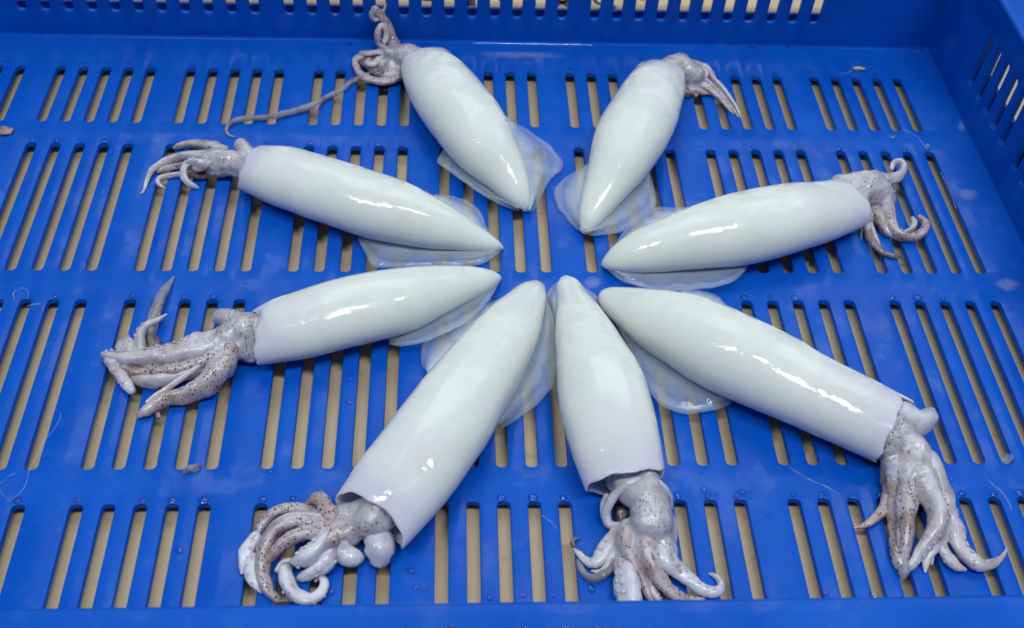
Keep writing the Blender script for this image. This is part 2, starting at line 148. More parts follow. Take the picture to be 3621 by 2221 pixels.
   ["arm","spot",[[3.867,-24.243,0.583,0.283],[3.729,-24.66,0.594,0.344],[3.759,-25.03,0.527,0.327],[3.906,-25.455,0.445,0.295],[4.115,-25.864,0.342,0.242],[4.263,-26.267,0.236,0.186],[4.387,-26.581,0.155,0.155],[4.477,-26.852,0.123,0.123]]],
   ["arm","spot",[[4.314,-25.032,0.704,0.404],[4.452,-25.582,0.547,0.347],[4.692,-26.025,0.385,0.285],[5.053,-26.39,0.267,0.217],[5.472,-26.543,0.143,0.143],[6.0,-26.518,0.075,0.075]]],
   ["arm","white",[[4.855,-24.789,0.558,0.408],[4.971,-25.415,0.468,0.368],[5.257,-25.686,0.347,0.297],[5.628,-25.969,0.25,0.25],[5.955,-26.25,0.219,0.219],[6.307,-26.353,0.188,0.188],[6.564,-26.22,0.142,0.142],[6.626,-25.966,0.12,0.12],[6.514,-25.751,0.089,0.089],[6.343,-25.636,0.032,0.032]]],
   ["arm","pale",[[3.501,-24.413,0.402,0.252],[3.092,-24.936,0.306,0.256],[2.764,-25.311,0.199,0.199],[2.504,-25.211,0.144,0.144],[2.312,-24.96,0.119,0.119],[2.167,-24.721,0.057,0.057]]],
   ["arm","clear",[[3.392,-25.122,0.207,0.207],[3.174,-25.495,0.193,0.193],[2.913,-25.726,0.168,0.168],[2.637,-25.805,0.136,0.136],[2.427,-25.638,0.106,0.106],[2.296,-25.385,0.1,0.1],[2.245,-25.121,0.044,0.044]]],
   ["arm","white",[[3.679,-25.182,0.312,0.312],[3.679,-25.946,0.386,0.386],[3.693,-26.475,0.414,0.414],[3.725,-26.901,0.381,0.381],[3.764,-27.01,0.214,0.214]]],
   ["arm","pale",[[4.13,-25.654,0.187,0.187],[4.323,-26.081,0.186,0.186],[4.518,-26.464,0.173,0.173],[4.676,-26.697,0.124,0.124]]],
   ["arm","dark",[[2.239,-24.766,0.075,0.075],[2.13,-24.563,0.082,0.082],[2.205,-24.399,0.063,0.063],[2.367,-24.348,0.032,0.032]]],
   ["arm","spot",[[3.99,-25.025,0.637,0.137],[4.126,-25.562,0.518,0.118],[4.335,-26.034,0.349,0.099],[4.518,-26.396,0.23,0.08],[4.691,-26.662,0.05,0.05]]],
   ["arm","pale",[[4.69,-25.077,0.594,0.144],[4.77,-25.548,0.475,0.125],[4.9,-25.919,0.3,0.1],[5.104,-26.142,0.156,0.056]]],
   ["arm","pale",[[3.505,-24.964,0.412,0.112],[3.245,-25.2,0.356,0.106],[3.071,-25.497,0.293,0.093],[2.856,-25.62,0.218,0.068],[2.659,-25.542,0.137,0.037]]],
   ["arm","dark",[[3.782,-23.642,0.274,0.224],[3.805,-24.005,0.291,0.191],[3.778,-24.276,0.277,0.127]]],  # no real arm: dark filler standing in for the shaded hollow inside the collar
  ]},
 'H': {'mantle':[[13.055,-20.861,1.021,1.376,0.72],[12.004,-20.221,1.095,1.402,0.76],[10.772,-19.508,1.184,1.444,0.799],[9.446,-18.723,1.314,1.531,0.839],[8.063,-17.905,1.402,1.562,0.878],[6.844,-16.971,1.327,1.441,0.9],[5.757,-16.125,1.11,1.2,0.9],[4.941,-15.334,0.821,0.879,0.9],[4.437,-14.784,0.591,0.624,0.9],[4.206,-14.45,0.426,0.44,0.9],[4.122,-14.195,0.258,0.253,0.9]],
  'fins':[{"inner":[[4.159,-15.073,0.45],[4.676,-16.083,0.45],[5.411,-17.003,0.45],[6.352,-17.88,0.45],[7.271,-18.714,0.45],[8.069,-19.242,0.45]],"outer":[[4.113,-15.132,0.4],[4.461,-16.023,0.379],[4.917,-17.465,0.357],[5.268,-18.931,0.336],[5.718,-19.455,0.314],[6.424,-19.663,0.279],[7.482,-19.515,0.214],[8.143,-19.167,0.15]]},{"inner":[[6.987,-14.381,0.5],[7.597,-14.548,0.5],[8.174,-14.901,0.5],[8.603,-15.169,0.5]],"outer":[[6.972,-14.037,0.4],[7.846,-14.076,0.4],[8.407,-14.371,0.4],[8.641,-14.874,0.4]]}],
  'tubes':[
   ["funnel","white",[[13.149,-20.542,1.1,0.6],[13.656,-20.472,1.079,0.579],[14.127,-20.595,1.006,0.506],[14.632,-20.356,0.868,0.368],[14.818,-20.104,0.758,0.258]]],
   ["head","pale",[[12.808,-21.28,0.944,0.644],[13.352,-21.457,0.872,0.572],[13.681,-21.665,0.847,0.597],[13.677,-22.068,0.795,0.595]]],
   ["head","spot",[[13.126,-21.59,0.574,0.374],[13.137,-22.044,0.596,0.446],[13.073,-22.534,0.519,0.419]]],
   ["arm","spot",[[13.094,-22.168,0.62,0.42],[12.914,-22.794,0.424,0.324],[12.762,-23.465,0.323,0.273],[12.632,-24.127,0.232,0.232],[12.472,-24.812,0.211,0.211],[12.406,-25.241,0.191,0.191],[12.484,-25.545,0.171,0.171],[12.813,-25.529,0.134,0.134]]],
   ["arm","spot",[[13.373,-22.421,0.842,0.442],[13.155,-23.084,0.72,0.37],[12.932,-23.807,0.638,0.338],[12.766,-24.48,0.497,0.297],[12.582,-25.079,0.338,0.238],[12.525,-25.35,0.212,0.162]]],
   ["arm","pale",[[13.705,-22.668,0.891,0.491],[13.874,-23.297,0.801,0.401],[13.936,-23.928,0.739,0.389],[13.714,-24.482,0.569,0.319],[13.27,-24.969,0.39,0.24],[12.885,-25.408,0.222,0.172],[12.568,-25.617,0.124,0.124]]],
   ["arm","pale",[[14.105,-22.009,0.699,0.499],[14.32,-22.814,0.607,0.407],[14.399,-23.469,0.476,0.326],[14.2,-24.136,0.394,0.294],[13.696,-24.778,0.302,0.252],[13.358,-25.205,0.193,0.193],[13.23,-25.658,0.048,0.048]]],
   ["arm","pale",[[14.495,-23.364,0.298,0.298],[14.444,-24.306,0.334,0.334],[14.461,-24.881,0.293,0.293],[14.652,-25.308,0.263,0.263],[15.01,-25.576,0.215,0.215],[15.484,-25.451,0.148,0.148],[15.945,-25.123,0.07,0.07],[16.175,-24.832,0.03,0.03]]],
   ["arm","pale",[[13.922,-24.584,0.215,0.215],[13.973,-25.17,0.204,0.204],[14.183,-25.544,0.174,0.174],[14.509,-25.618,0.078,0.078]]],
   ["arm","spot",[[12.82,-22.805,0.271,0.271],[12.477,-23.45,0.214,0.214],[12.105,-23.777,0.164,0.164],[11.733,-24.026,0.115,0.115],[11.353,-24.079,0.038,0.038]]],
   ["arm","dark",[[13.004,-21.774,0.349,0.249],[12.839,-22.279,0.288,0.238],[12.72,-22.687,0.168,0.168],[12.687,-22.644,0.099,0.099]]],
   ["arm","clear",[[12.508,-25.435,0.19,0.19],[12.473,-25.754,0.161,0.161],[12.416,-25.932,0.047,0.047]]],
   ["arm","spot",[[13.179,-22.44,0.706,0.206],[12.879,-23.44,0.625,0.175],[12.638,-24.377,0.494,0.144],[12.482,-25.065,0.314,0.114],[12.475,-25.422,0.167,0.067]]],
   ["arm","pale",[[14.048,-22.718,0.797,0.197],[14.117,-23.507,0.717,0.167],[13.678,-24.346,0.595,0.145],[13.127,-25.035,0.424,0.124],[12.74,-25.51,0.236,0.086]]],
   ["arm","spot",[[13.629,-22.267,0.768,0.218],[13.554,-22.956,0.677,0.177],[13.328,-23.524,0.586,0.136],[13.135,-23.981,0.497,0.097]]],
   ["arm","pale",[[14.423,-23.818,0.368,0.168],[14.061,-24.482,0.296,0.146],[13.602,-25.031,0.226,0.126],[13.501,-25.388,0.077,0.077]]],
  ]},
}
STRANDS = [[[-17.781,-14.247,0.03],[-17.902,-13.973,0.03],[-17.79,-13.73,0.03],[-17.547,-13.694,0.03],[-17.352,-13.971,0.03],[-17.325,-14.177,0.03]],[[-17.247,-14.585,0.03],[-16.999,-14.483,0.03],[-16.725,-14.482,0.03],[-16.618,-14.617,0.03],[-16.676,-14.786,0.03]],[[-15.265,-19.621,0.03],[-15.251,-19.3,0.03],[-15.087,-19.214,0.03],[-14.908,-19.388,0.03],[-14.899,-19.623,0.03]],[[-14.874,-19.622,0.03],[-15.005,-20.13,0.03],[-15.214,-20.574,0.03],[-15.272,-21.065,0.03],[-15.391,-21.653,0.03],[-15.351,-22.073,0.03],[-15.411,-22.435,0.03],[-15.643,-22.79,0.03]],[[-16.175,-22.17,0.03],[-15.982,-21.911,0.03],[-15.797,-21.781,0.03]],[[-16.105,-22.428,0.03],[-15.864,-22.686,0.03],[-15.673,-22.84,0.03]],[[18.621,-3.896,0.03],[18.941,-4.135,0.03],[19.198,-4.471,0.03],[19.268,-4.997,0.03],[19.394,-5.327,0.03]],[[19.497,-6.761,0.03],[19.525,-7.48,0.03],[19.526,-8.271,0.03],[19.465,-9.046,0.03]],[[9.66,-21.7,0.02],[10.021,-22.036,0.02],[10.391,-22.313,0.02],[10.817,-22.535,0.02],[11.15,-22.834,0.02]],[[16.355,-22.038,0.03],[16.498,-22.482,0.03],[16.695,-22.757,0.03],[16.805,-23.136,0.03],[16.813,-23.455,0.03]],[[16.707,0.204,0.03],[17.062,0.267,0.03],[17.39,0.494,0.03]],[[1.216,-23.512,0.02],[1.473,-23.717,0.02],[1.677,-24.021,0.02]]]
SCRAPS = [[-20.614,-4.723,0.0,0.62,0.5,"brown"],[-10.158,-21.675,0.0,0.55,0.28,"pale"],[17.718,0.543,0.0,0.5,0.2,"tan"],[19.372,-5.103,0.0,0.3,0.2,"clear"],[17.33,-21.52,0.0,0.5,0.3,"clear"],[-11.633,-19.543,-0.0,0.3,0.2,"dark"]]
DROPS = [[-10.125,-24.604,0.0,0.09],[-2.946,-25.405,0.0,0.08],[-2.763,-25.965,-0.0,0.07],[-2.508,-26.06,0.0,0.07],[2.598,-26.064,0.0,0.09],[0.494,-26.263,0.0,0.07],[11.405,-26.413,0.0,0.11],[6.65,-22.593,0.0,0.08],[7.951,-22.685,0.0,0.09],[8.628,-23.563,0.0,0.07],[9.898,-26.321,0.0,0.07],[12.752,2.158,0.0,0.11],[12.983,2.107,0.0,0.09],[14.627,2.207,0.0,0.12],[15.591,2.175,0.0,0.09],[21.166,2.263,0.0,0.09],[-2.891,2.014,0.0,0.1],[-0.717,2.072,0.0,0.1],[-6.566,1.924,0.0,0.12],[-0.525,-26.339,-0.0,0.07],[-5.356,-26.102,0.0,0.09],[-2.944,-25.418,0.0,0.06],[-2.78,-25.961,0.0,0.07],[-5.314,-25.372,-0.0,0.06],[15.438,-4.449,0.0,0.1],[18.039,-4.406,0.0,0.12],[2.588,-2.73,0.0,0.07],[4.156,-2.699,0.0,0.08],[3.935,-4.722,0.0,0.07],[-5.259,-17.913,0.0,0.08],[-5.244,-18.94,0.0,0.07],[-4.81,-19.001,0.0,0.06]]


# ------------------------------------------------------------------ helpers
def tag(o, label=None, cat=None, group=None, kind=None):
    if label: o['label'] = label
    if cat: o['category'] = cat
    if group: o['group'] = group
    if kind: o['kind'] = kind
    return o
def empty(name, loc):
    o = bpy.data.objects.new(name, None); COL.objects.link(o); o.location = Vector(loc)*P
    o.empty_display_size = 0.01
    return o
def mesh_obj(name, bm, mat, parent=None, smooth=True):
    """link a bmesh given in pitches as one object (local to its parent's origin)"""
    off = Vector((0, 0, 0)); q = parent
    while q is not None: off += q.location; q = q.parent
    me = bpy.data.meshes.new(name)
    for v in bm.verts: v.co = v.co*P - off
    bm.to_mesh(me); bm.free()
    if smooth:
        for f in me.polygons: f.use_smooth = True
    me.materials.append(mat)
    o = bpy.data.objects.new(name, me); COL.objects.link(o)
    if parent: o.parent = parent
    return o
def crv(pts, n):
    """Catmull-Rom through points of any dimension, n samples"""
    pts = [list(p) for p in pts]; m = len(pts); out = []
    for j in range(n):
        x = j/(n-1)*(m-1); i = min(int(x), m-2); u = x-i
        a, b, c, d = pts[max(i-1, 0)], pts[i], pts[i+1], pts[min(i+2, m-1)]
        out.append([.5*(2*q1+(-q0+q2)*u+(2*q0-5*q1+4*q2-q3)*u*u+(-q0+3*q1-3*q2+q3)*u**3) for q0, q1, q2, q3 in zip(a, b, c, d)])
    return out
def resample(pts, n):
    """equal arc-length samples of a smooth curve"""
    d = crv(pts, 160); L = [0]
    for a, b in zip(d, d[1:]): L.append(L[-1]+math.dist(a[:3], b[:3]))
    out = []; i = 0
    for j in range(n):
        t = L[-1]*j/(n-1)
        while i < len(L)-2 and L[i+1] < t: i += 1
        u = (t-L[i])/max(L[i+1]-L[i], 1e-9)
        out.append([x+(y-x)*u for x, y in zip(d[i], d[i+1])])
    return out

# ------------------------------------------------------------------ materials
def newmat(name):
    m = bpy.data.materials.new(name); m.use_nodes = True
    nt = m.node_tree; b = nt.nodes['Principled BSDF']
    return m, nt, b
def N(nt, t, **k):
    n = nt.nodes.new(t)
    for a, v in k.items():
        if hasattr(n, a): setattr(n, a, v)
        else: n.inputs[a].default_value = v
    return n
def ramp(nt, src, stops, interp='LINEAR'):
    r = nt.nodes.new('ShaderNodeValToRGB'); e = r.color_ramp; e.interpolation = interp
    while len(e.elements) < len(stops): e.elements.new(0.5)
    for el, (p, c) in zip(e.elements, stops): el.position = p; el.color = c if len(c) == 4 else (*c, 1)
    nt.links.new(src, r.inputs['Fac']); return r
def objco(nt, obj=True):
    t = nt.nodes.new('ShaderNodeTexCoord'); return t.outputs['Object' if obj else 'Generated']
def mixc(nt, fac, a, b, blend='MIX'):
    m = nt.nodes.new('ShaderNodeMix'); m.data_type = 'RGBA'; m.blend_type = blend
    for s, v in ((m.inputs['Factor'], fac), (m.inputs['A'], a), (m.inputs['B'], b)):
        if hasattr(v, 'links'): nt.links.new(v, s)
        else: s.default_value = v if not isinstance(v, tuple) or len(v) == 4 else (*v, 1)
    return m.outputs['Result']
def bump(nt, b, height, strength, dist, sock='Normal', prev=None):
    n = N(nt, 'ShaderNodeBump'); n.inputs['Strength'].default_value = strength; n.inputs['Distance'].default_value = dist
    nt.links.new(height, n.inputs['Height'])
    if prev is not None: nt.links.new(prev, n.inputs['Normal'])
    nt.links.new(n.outputs['Normal'], b.inputs[sock]); return n.outputs['Normal']

def plastic():
    m, nt, b = newmat('blue crate plastic'); co = objco(nt)
    n1 = N(nt, 'ShaderNodeTexNoise', Scale=22, Detail=5); nt.links.new(co, n1.inputs['Vector'])
    n2 = N(nt, 'ShaderNodeTexNoise', Scale=900, Detail=2); nt.links.new(co, n2.inputs['Vector'])
    n3 = N(nt, 'ShaderNodeTexNoise', Scale=60, Detail=6, Roughness=0.7); nt.links.new(co, n3.inputs['Vector'])
    c1 = ramp(nt, n1.outputs['Fac'], [(0.3, (0.0006, 0.074, 0.445)), (0.7, (0.0010, 0.094, 0.52))])
    # scuffs and dried residue, thin and pale
    sc = ramp(nt, n3.outputs['Fac'], [(0.54, (0, 0, 0)), (0.80, (0.22, 0.22, 0.22))])
    c2 = mixc(nt, sc.outputs['Color'], c1.outputs['Color'], (0.09, 0.22, 0.56))
    nt.links.new(c2, b.inputs['Base Color'])
    rg = ramp(nt, n1.outputs['Fac'], [(0.35, (0.26,)*3), (0.65, (0.46,)*3)])
    nt.links.new(rg.outputs['Color'], b.inputs['Roughness'])
    b.inputs['Specular IOR Level'].default_value = 0.16
    n4 = N(nt, 'ShaderNodeTexNoise', Scale=30, Detail=5, Roughness=0.65); nt.links.new(co, n4.inputs['Vector'])
    wet = ramp(nt, n4.outputs['Fac'], [(0.50, (0.0,)*3), (0.60, (0.55,)*3)]); nt.links.new(wet.outputs['Color'], b.inputs['Coat Weight'])
    b.inputs['Coat Roughness'].default_value = 0.10; b.inputs['Coat IOR'].default_value = 1.33
    p = bump(nt, b, n2.outputs['Fac'], 0.10, 0.0003)
    bump(nt, b, n3.outputs['Fac'], 0.12, 0.0012, prev=p)
    return m
def mantle_mat():
    m, nt, b = newmat('wet white squid mantle'); co = objco(nt)
    n1 = N(nt, 'ShaderNodeTexNoise', Scale=35, Detail=4); nt.links.new(co, n1.inputs['Vector'])
    c = ramp(nt, n1.outputs['Fac'], [(0.3, (0.735, 0.760, 0.695)), (0.7, (0.790, 0.805, 0.750))])
    # faint lilac tint along the cut rim (uv.x = distance from the rim)
    uv = N(nt, 'ShaderNodeUVMap'); sp = N(nt, 'ShaderNodeSeparateXYZ'); nt.links.new(uv.outputs['UV'], sp.inputs['Vector'])
    rr = ramp(nt, sp.outputs['X'], [(0.0, (1, 1, 1)), (0.14, (0, 0, 0))])
    c2 = mixc(nt, rr.outputs['Color'], c.outputs['Color'], (0.72, 0.69, 0.76))
    nt.links.new(c2, b.inputs['Base Color'])
    b.inputs['Subsurface Weight'].default_value = 0.85
    b.inputs['Subsurface Radius'].default_value = (1.0, 1.0, 0.9); b.inputs['Subsurface Scale'].default_value = 0.0042
    b.inputs['Roughness'].default_value = 0.6; b.inputs['Specular IOR Level'].default_value = 0.05
    b.inputs['Coat Weight'].default_value = 1.0; b.inputs['Coat Roughness'].default_value = 0.02; b.inputs['Coat IOR'].default_value = 1.5
    # wet film: glossy only in patches, its skin slightly ruffled
    n2 = N(nt, 'ShaderNodeTexNoise', Scale=48, Detail=3, Roughness=0.6); nt.links.new(co, n2.inputs['Vector'])
    wet = ramp(nt, n2.outputs['Fac'], [(0.42, (0.06,)*3), (0.47, (1, 1, 1))]); nt.links.new(wet.outputs['Color'], b.inputs['Coat Weight'])
    n3 = N(nt, 'ShaderNodeTexNoise', Scale=300, Detail=3, Roughness=0.55); nt.links.new(co, n3.inputs['Vector'])
    n4 = N(nt, 'ShaderNodeTexNoise', Scale=70, Detail=2); nt.links.new(co, n4.inputs['Vector'])
    p = bump(nt, b, n4.outputs['Fac'], 0.30, 0.0016, 'Coat Normal')
    bump(nt, b, n3.outputs['Fac'], 0.30, 0.0006, 'Coat Normal', p)
    bump(nt, b, n4.outputs['Fac'], 0.10, 0.0008, 'Normal')
    return m
def skin(name, base, tint, spot, spot_amt, alpha=1.0, cover=0.5):
    """head and arm skin: pale flesh, brown wash in patches, dark pigment dots"""
    m, nt, b = newmat(name); co = objco(nt)
    n1 = N(nt, 'ShaderNodeTexNoise', Scale=130, Detail=4); nt.links.new(co, n1.inputs['Vector'])
    wash = ramp(nt, n1.outputs['Fac'], [(0.42, (0, 0, 0)), (0.66, (1, 1, 1))])
    c = mixc(nt, wash.outputs['Color'], (*base, 1), (*tint, 1))
    wob = N(nt, 'ShaderNodeTexNoise', Scale=500, Detail=1); nt.links.new(co, wob.inputs['Vector'])
    vm = N(nt, 'ShaderNodeVectorMath', operation='MULTIPLY_ADD')
    nt.links.new(wob.outputs['Color'], vm.inputs[0]); vm.inputs[1].default_value = (0.0012,)*3; nt.links.new(co, vm.inputs[2])
    v = N(nt, 'ShaderNodeTexVoronoi', Scale=820); nt.links.new(vm.outputs['Vector'], v.inputs['Vector'])
    sx = N(nt, 'ShaderNodeSeparateColor'); nt.links.new(v.outputs['Color'], sx.inputs[0])
    sz = N(nt, 'ShaderNodeMath', operation='MULTIPLY_ADD'); nt.links.new(sx.outputs[0], sz.inputs[0]); sz.inputs[1].default_value = 1.1; sz.inputs[2].default_value = 0.25
    dv = N(nt, 'ShaderNodeMath', operation='DIVIDE'); nt.links.new(v.outputs['Distance'], dv.inputs[0]); nt.links.new(sz.outputs[0], dv.inputs[1])
    dots = ramp(nt, dv.outputs[0], [(0.18, (1, 1, 1)), (0.44, (0, 0, 0))])
    n2 = N(nt, 'ShaderNodeTexNoise', Scale=95, Detail=3); nt.links.new(co, n2.inputs['Vector'])
    reg = ramp(nt, n2.outputs['Fac'], [(cover-0.04, (0, 0, 0)), (cover+0.10, (spot_amt,)*3)])
    mm = N(nt, 'ShaderNodeMath', operation='MULTIPLY'); nt.links.new(dots.outputs['Color'], mm.inputs[0]); nt.links.new(reg.outputs['Color'], mm.inputs[1])
    c2 = mixc(nt, mm.outputs[0], c, (*spot, 1))
    nt.links.new(c2, b.inputs['Base Color'])
    b.inputs['Subsurface Weight'].default_value = 0.7
    b.inputs['Subsurface Radius'].default_value = (1.0, 0.8, 0.7); b.inputs['Subsurface Scale'].default_value = 0.0016
    b.inputs['Roughness'].default_value = 0.45; b.inputs['Specular IOR Level'].default_value = 0.35
    b.inputs['Coat Weight'].default_value = 1.0; b.inputs['Coat Roughness'].default_value = 0.03; b.inputs['Coat IOR'].default_value = 1.5
    n3 = N(nt, 'ShaderNodeTexNoise', Scale=380, Detail=4, Roughness=0.65); nt.links.new(co, n3.inputs['Vector'])
    p = bump(nt, b, n3.outputs['Fac'], 0.6, 0.0008, 'Normal')
    bump(nt, b, n3.outputs['Fac'], 0.45, 0.0008, 'Coat Normal')
    b.inputs['Alpha'].default_value = alpha
    return m
def fin_mat():
    """thin translucent fin: clearer towards its outer edge (uv.x runs from the root outwards)"""
    m, nt, b = newmat('translucent squid fin'); co = objco(nt)
    b.inputs['Base Color'].default_value = (0.60, 0.69, 0.79, 1)
    b.inputs['Subsurface Weight'].default_value = 0.5; b.inputs['Subsurface Scale'].default_value = 0.002
    b.inputs['Subsurface Radius'].default_value = (1, 1, 1)
    b.inputs['Roughness'].default_value = 0.3
    b.inputs['Coat Weight'].default_value = 1.0; b.inputs['Coat Roughness'].default_value = 0.03; b.inputs['Coat IOR'].default_value = 1.6
    uv = N(nt, 'ShaderNodeUVMap'); sp = N(nt, 'ShaderNodeSeparateXYZ'); nt.links.new(uv.outputs['UV'], sp.inputs['Vector'])
    n1 = N(nt, 'ShaderNodeTexNoise', Scale=140, Detail=4); nt.links.new(co, n1.inputs['Vector'])
    ad = N(nt, 'ShaderNodeMath', operation='MULTIPLY_ADD'); nt.links.new(n1.outputs['Fac'], ad.inputs[0]); ad.inputs[1].default_value = 0.35; nt.links.new(sp.outputs['X'], ad.inputs[2])
    al = ramp(nt, ad.outputs[0], [(0.15, (0.76,)*3), (0.45, (0.40,)*3), (0.90, (0.17,)*3), (1.0, (0.26,)*3)])
    nt.links.new(al.outputs['Color'], b.inputs['Alpha'])
    n2 = N(nt, 'ShaderNodeTexNoise', Scale=150, Detail=3); nt.links.new(co, n2.inputs['Vector'])
    bump(nt, b, n2.outputs['Fac'], 0.8, 0.0016, 'Coat Normal'); bump(nt, b, n2.outputs['Fac'], 0.3, 0.001, 'Normal')
    return m
def water_mat():
    """thin clear water: see-through with a mirror-like skin"""
    m = bpy.data.materials.new('water'); m.use_nodes = True; nt = m.node_tree; nt.nodes.clear()
    out = N(nt, 'ShaderNodeOutputMaterial'); mx = N(nt, 'ShaderNodeMixShader'); fr = N(nt, 'ShaderNodeFresnel'); fr.inputs['IOR'].default_value = 1.50
    tr = N(nt, 'ShaderNodeBsdfTransparent'); gl = N(nt, 'ShaderNodeBsdfGlossy'); gl.inputs['Roughness'].default_value = 0.03
    tr.inputs['Color'].default_value = (0.96, 0.98, 1, 1)
    nt.links.new(fr.outputs[0], mx.inputs[0]); nt.links.new(tr.outputs[0], mx.inputs[1]); nt.links.new(gl.outputs[0], mx.inputs[2])
    nt.links.new(mx.outputs[0], out.inputs['Surface'])
    return m
def film_mat():
    m, nt, b = newmat('dried slime film'); co = objco(nt)
    b.inputs['Base Color'].default_value = (0.45, 0.62, 0.80, 1); b.inputs['Roughness'].default_value = 0.2
    n = N(nt, 'ShaderNodeTexNoise', Scale=300, Detail=3); nt.links.new(co, n.inputs['Vector'])
    a = ramp(nt, n.outputs['Fac'], [(0.35, (0.03,)*3), (0.7, (0.30,)*3)]); nt.links.new(a.outputs['Color'], b.inputs['Alpha'])
    return m
def haze_film_mat():
    m, nt, b = newmat('milky dried water mark'); co = objco(nt)
    b.inputs['Base Color'].default_value = (0.42, 0.52, 0.78, 1); b.inputs['Roughness'].default_value = 0.35
    uv = N(nt, 'ShaderNodeUVMap'); sp = N(nt, 'ShaderNodeSeparateXYZ'); nt.links.new(uv.outputs['UV'], sp.inputs['Vector'])
    n = N(nt, 'ShaderNodeTexNoise', Scale=260, Detail=4); nt.links.new(co, n.inputs['Vector'])
    mu = N(nt, 'ShaderNodeMath', operation='MULTIPLY'); nt.links.new(sp.outputs['X'], mu.inputs[0]); nt.links.new(n.outputs['Fac'], mu.inputs[1])
    a = ramp(nt, mu.outputs[0], [(0.0, (0,)*3), (0.5, (0.26,)*3)]); nt.links.new(a.outputs['Color'], b.inputs['Alpha'])
    return m
def table_mat():
    m, nt, b = newmat('beige table top'); co = objco(nt)
    n1 = N(nt, 'ShaderNodeTexNoise', Scale=14, Detail=5); nt.links.new(co, n1.inputs['Vector'])
    c = ramp(nt, n1.outputs['Fac'], [(0.3, (0.56, 0.42, 0.26)), (0.7, (0.66, 0.51, 0.33))])
    n2 = N(nt, 'ShaderNodeTexNoise', Scale=160, Detail=3); nt.links.new(co, n2.inputs['Vector'])
    st = ramp(nt, n2.outputs['Fac'], [(0.64, (0, 0, 0)), (0.74, (0.35,)*3)])
    c2 = mixc(nt, st.outputs['Color'], c.outputs['Color'], (0.30, 0.22, 0.15))
    nt.links.new(c2, b.inputs['Base Color']); b.inputs['Roughness'].default_value = 0.4
    return m
def flat_mat(name, col, rough=0.5):
    m, nt, b = newmat(name); co = objco(nt)
    n1 = N(nt, 'ShaderNodeTexNoise', Scale=200, Detail=3); nt.links.new(co, n1.inputs['Vector'])
    c = ramp(nt, n1.outputs['Fac'], [(0.3, tuple(x*0.75 for x in col)), (0.7, tuple(min(1, x*1.2) for x in col))])
    nt.links.new(c.outputs['Color'], b.inputs['Base Color']); b.inputs['Roughness'].default_value = rough
    return m

PLASTIC = plastic(); MANTLE = mantle_mat(); FIN = fin_mat(); WATER = water_mat(); FILM = film_mat(); HAZE = haze_film_mat()
SKIN = {
 'pale': skin('pale squid flesh', (0.62, 0.58, 0.61), (0.46, 0.38, 0.40), (0.10, 0.05, 0.045), 0.5, cover=0.56),
 'white': skin('clean white squid flesh', (0.66, 0.66, 0.70), (0.54, 0.50, 0.56), (0.2, 0.12, 0.12), 0.25, cover=0.64),
 'head': skin('lightly speckled squid head', (0.58, 0.55, 0.58), (0.42, 0.35, 0.36), (0.07, 0.028, 0.025), 0.8, cover=0.47),
 'spot': skin('brown speckled squid skin', (0.52, 0.45, 0.46), (0.35, 0.25, 0.235), (0.045, 0.018, 0.016), 1.0, cover=0.31),
 'dark': skin('dark brown squid skin', (0.24, 0.18, 0.18), (0.11, 0.07, 0.07), (0.03, 0.012, 0.012), 0.9, cover=0.40),
 'clear': skin('glassy grey squid skin', (0.42, 0.41, 0.46), (0.20, 0.15, 0.15), (0.06, 0.025, 0.025), 0.6, alpha=0.55, cover=0.50),
}
TABLE = table_mat()

# ------------------------------------------------------------------ table under the crate
TZ = -0.62
bm = bmesh.new()
for x, y in ((-400, -300), (400, -300), (400, 500), (-400, 500)): bm.verts.new((x, y, TZ))
bm.faces.new(bm.verts)
tag(mesh_obj('table_top', bm, TABLE, smooth=False), kind='structure')

# purple print on the table behind the crate, glimpsed through the wall slots
INK = flat_mat('purple ink', (0.035, 0.012, 0.07), 0.6)
bm = bmesh.new()
def stroke(pts, wd):
    pr = None
    for i, (x, y) in enumerate(pts):
        a = pts[max(i-1, 0)]; b = pts[min(i+1, len(pts)-1)]
        dx, dy = b[0]-a[0], b[1]-a[1]; l = math.hypot(dx, dy) or 1
        nx, ny = -dy/l*wd/2, dx/l*wd/2
        q = (bm.verts.new((x+nx, y+ny, TZ+0.02)), bm.verts.new((x-nx, y-ny, TZ+0.02)))
        if pr: bm.faces.new((pr[0], pr[1], q[1], q[0]))
        pr = q
PR = [([(-4.9, 7.3), (-1.2, 7.2)], .35), ([(-3.6, 6.9), (-2.2, 6.7)], .30), ([(-1.1, 7.6), (-1.1, 6.25)], .55), ([(-.7, 7.6), (-.7, 6.3)], .4),
      ([(0.7, 7.4), (0.9, 6.4), (1.3, 6.2)], .22), ([(1.9, 6.2), (2.2, 6.6), (2.6, 6.5)], .22), ([(3.5, 7.2), (4.4, 6.3)], .24), ([(4.4, 7.1), (3.5, 6.4)], .24), ([(3.4, 6.8), (4.5, 6.8)], .2)]
PR.append(([(6.1+.45*math.cos(a), 6.95+.3*math.sin(a)) for a in [0.3+i*0.4 for i in range(11)]], .2))
PR.append(([(6.1+.5*math.cos(a), 6.4+.32*math.sin(a)) for a in [1.6-i*0.4 for i in range(11)]], .2))
PR.append(([(7.3, 7.4), (8.3, 7.2)], .28))
for pts, wd in PR: stroke(pts, wd)
tag(mesh_obj('purple_print', bm, INK, smooth=False), 'purple printed marks on the beige surface behind the crate', 'print')

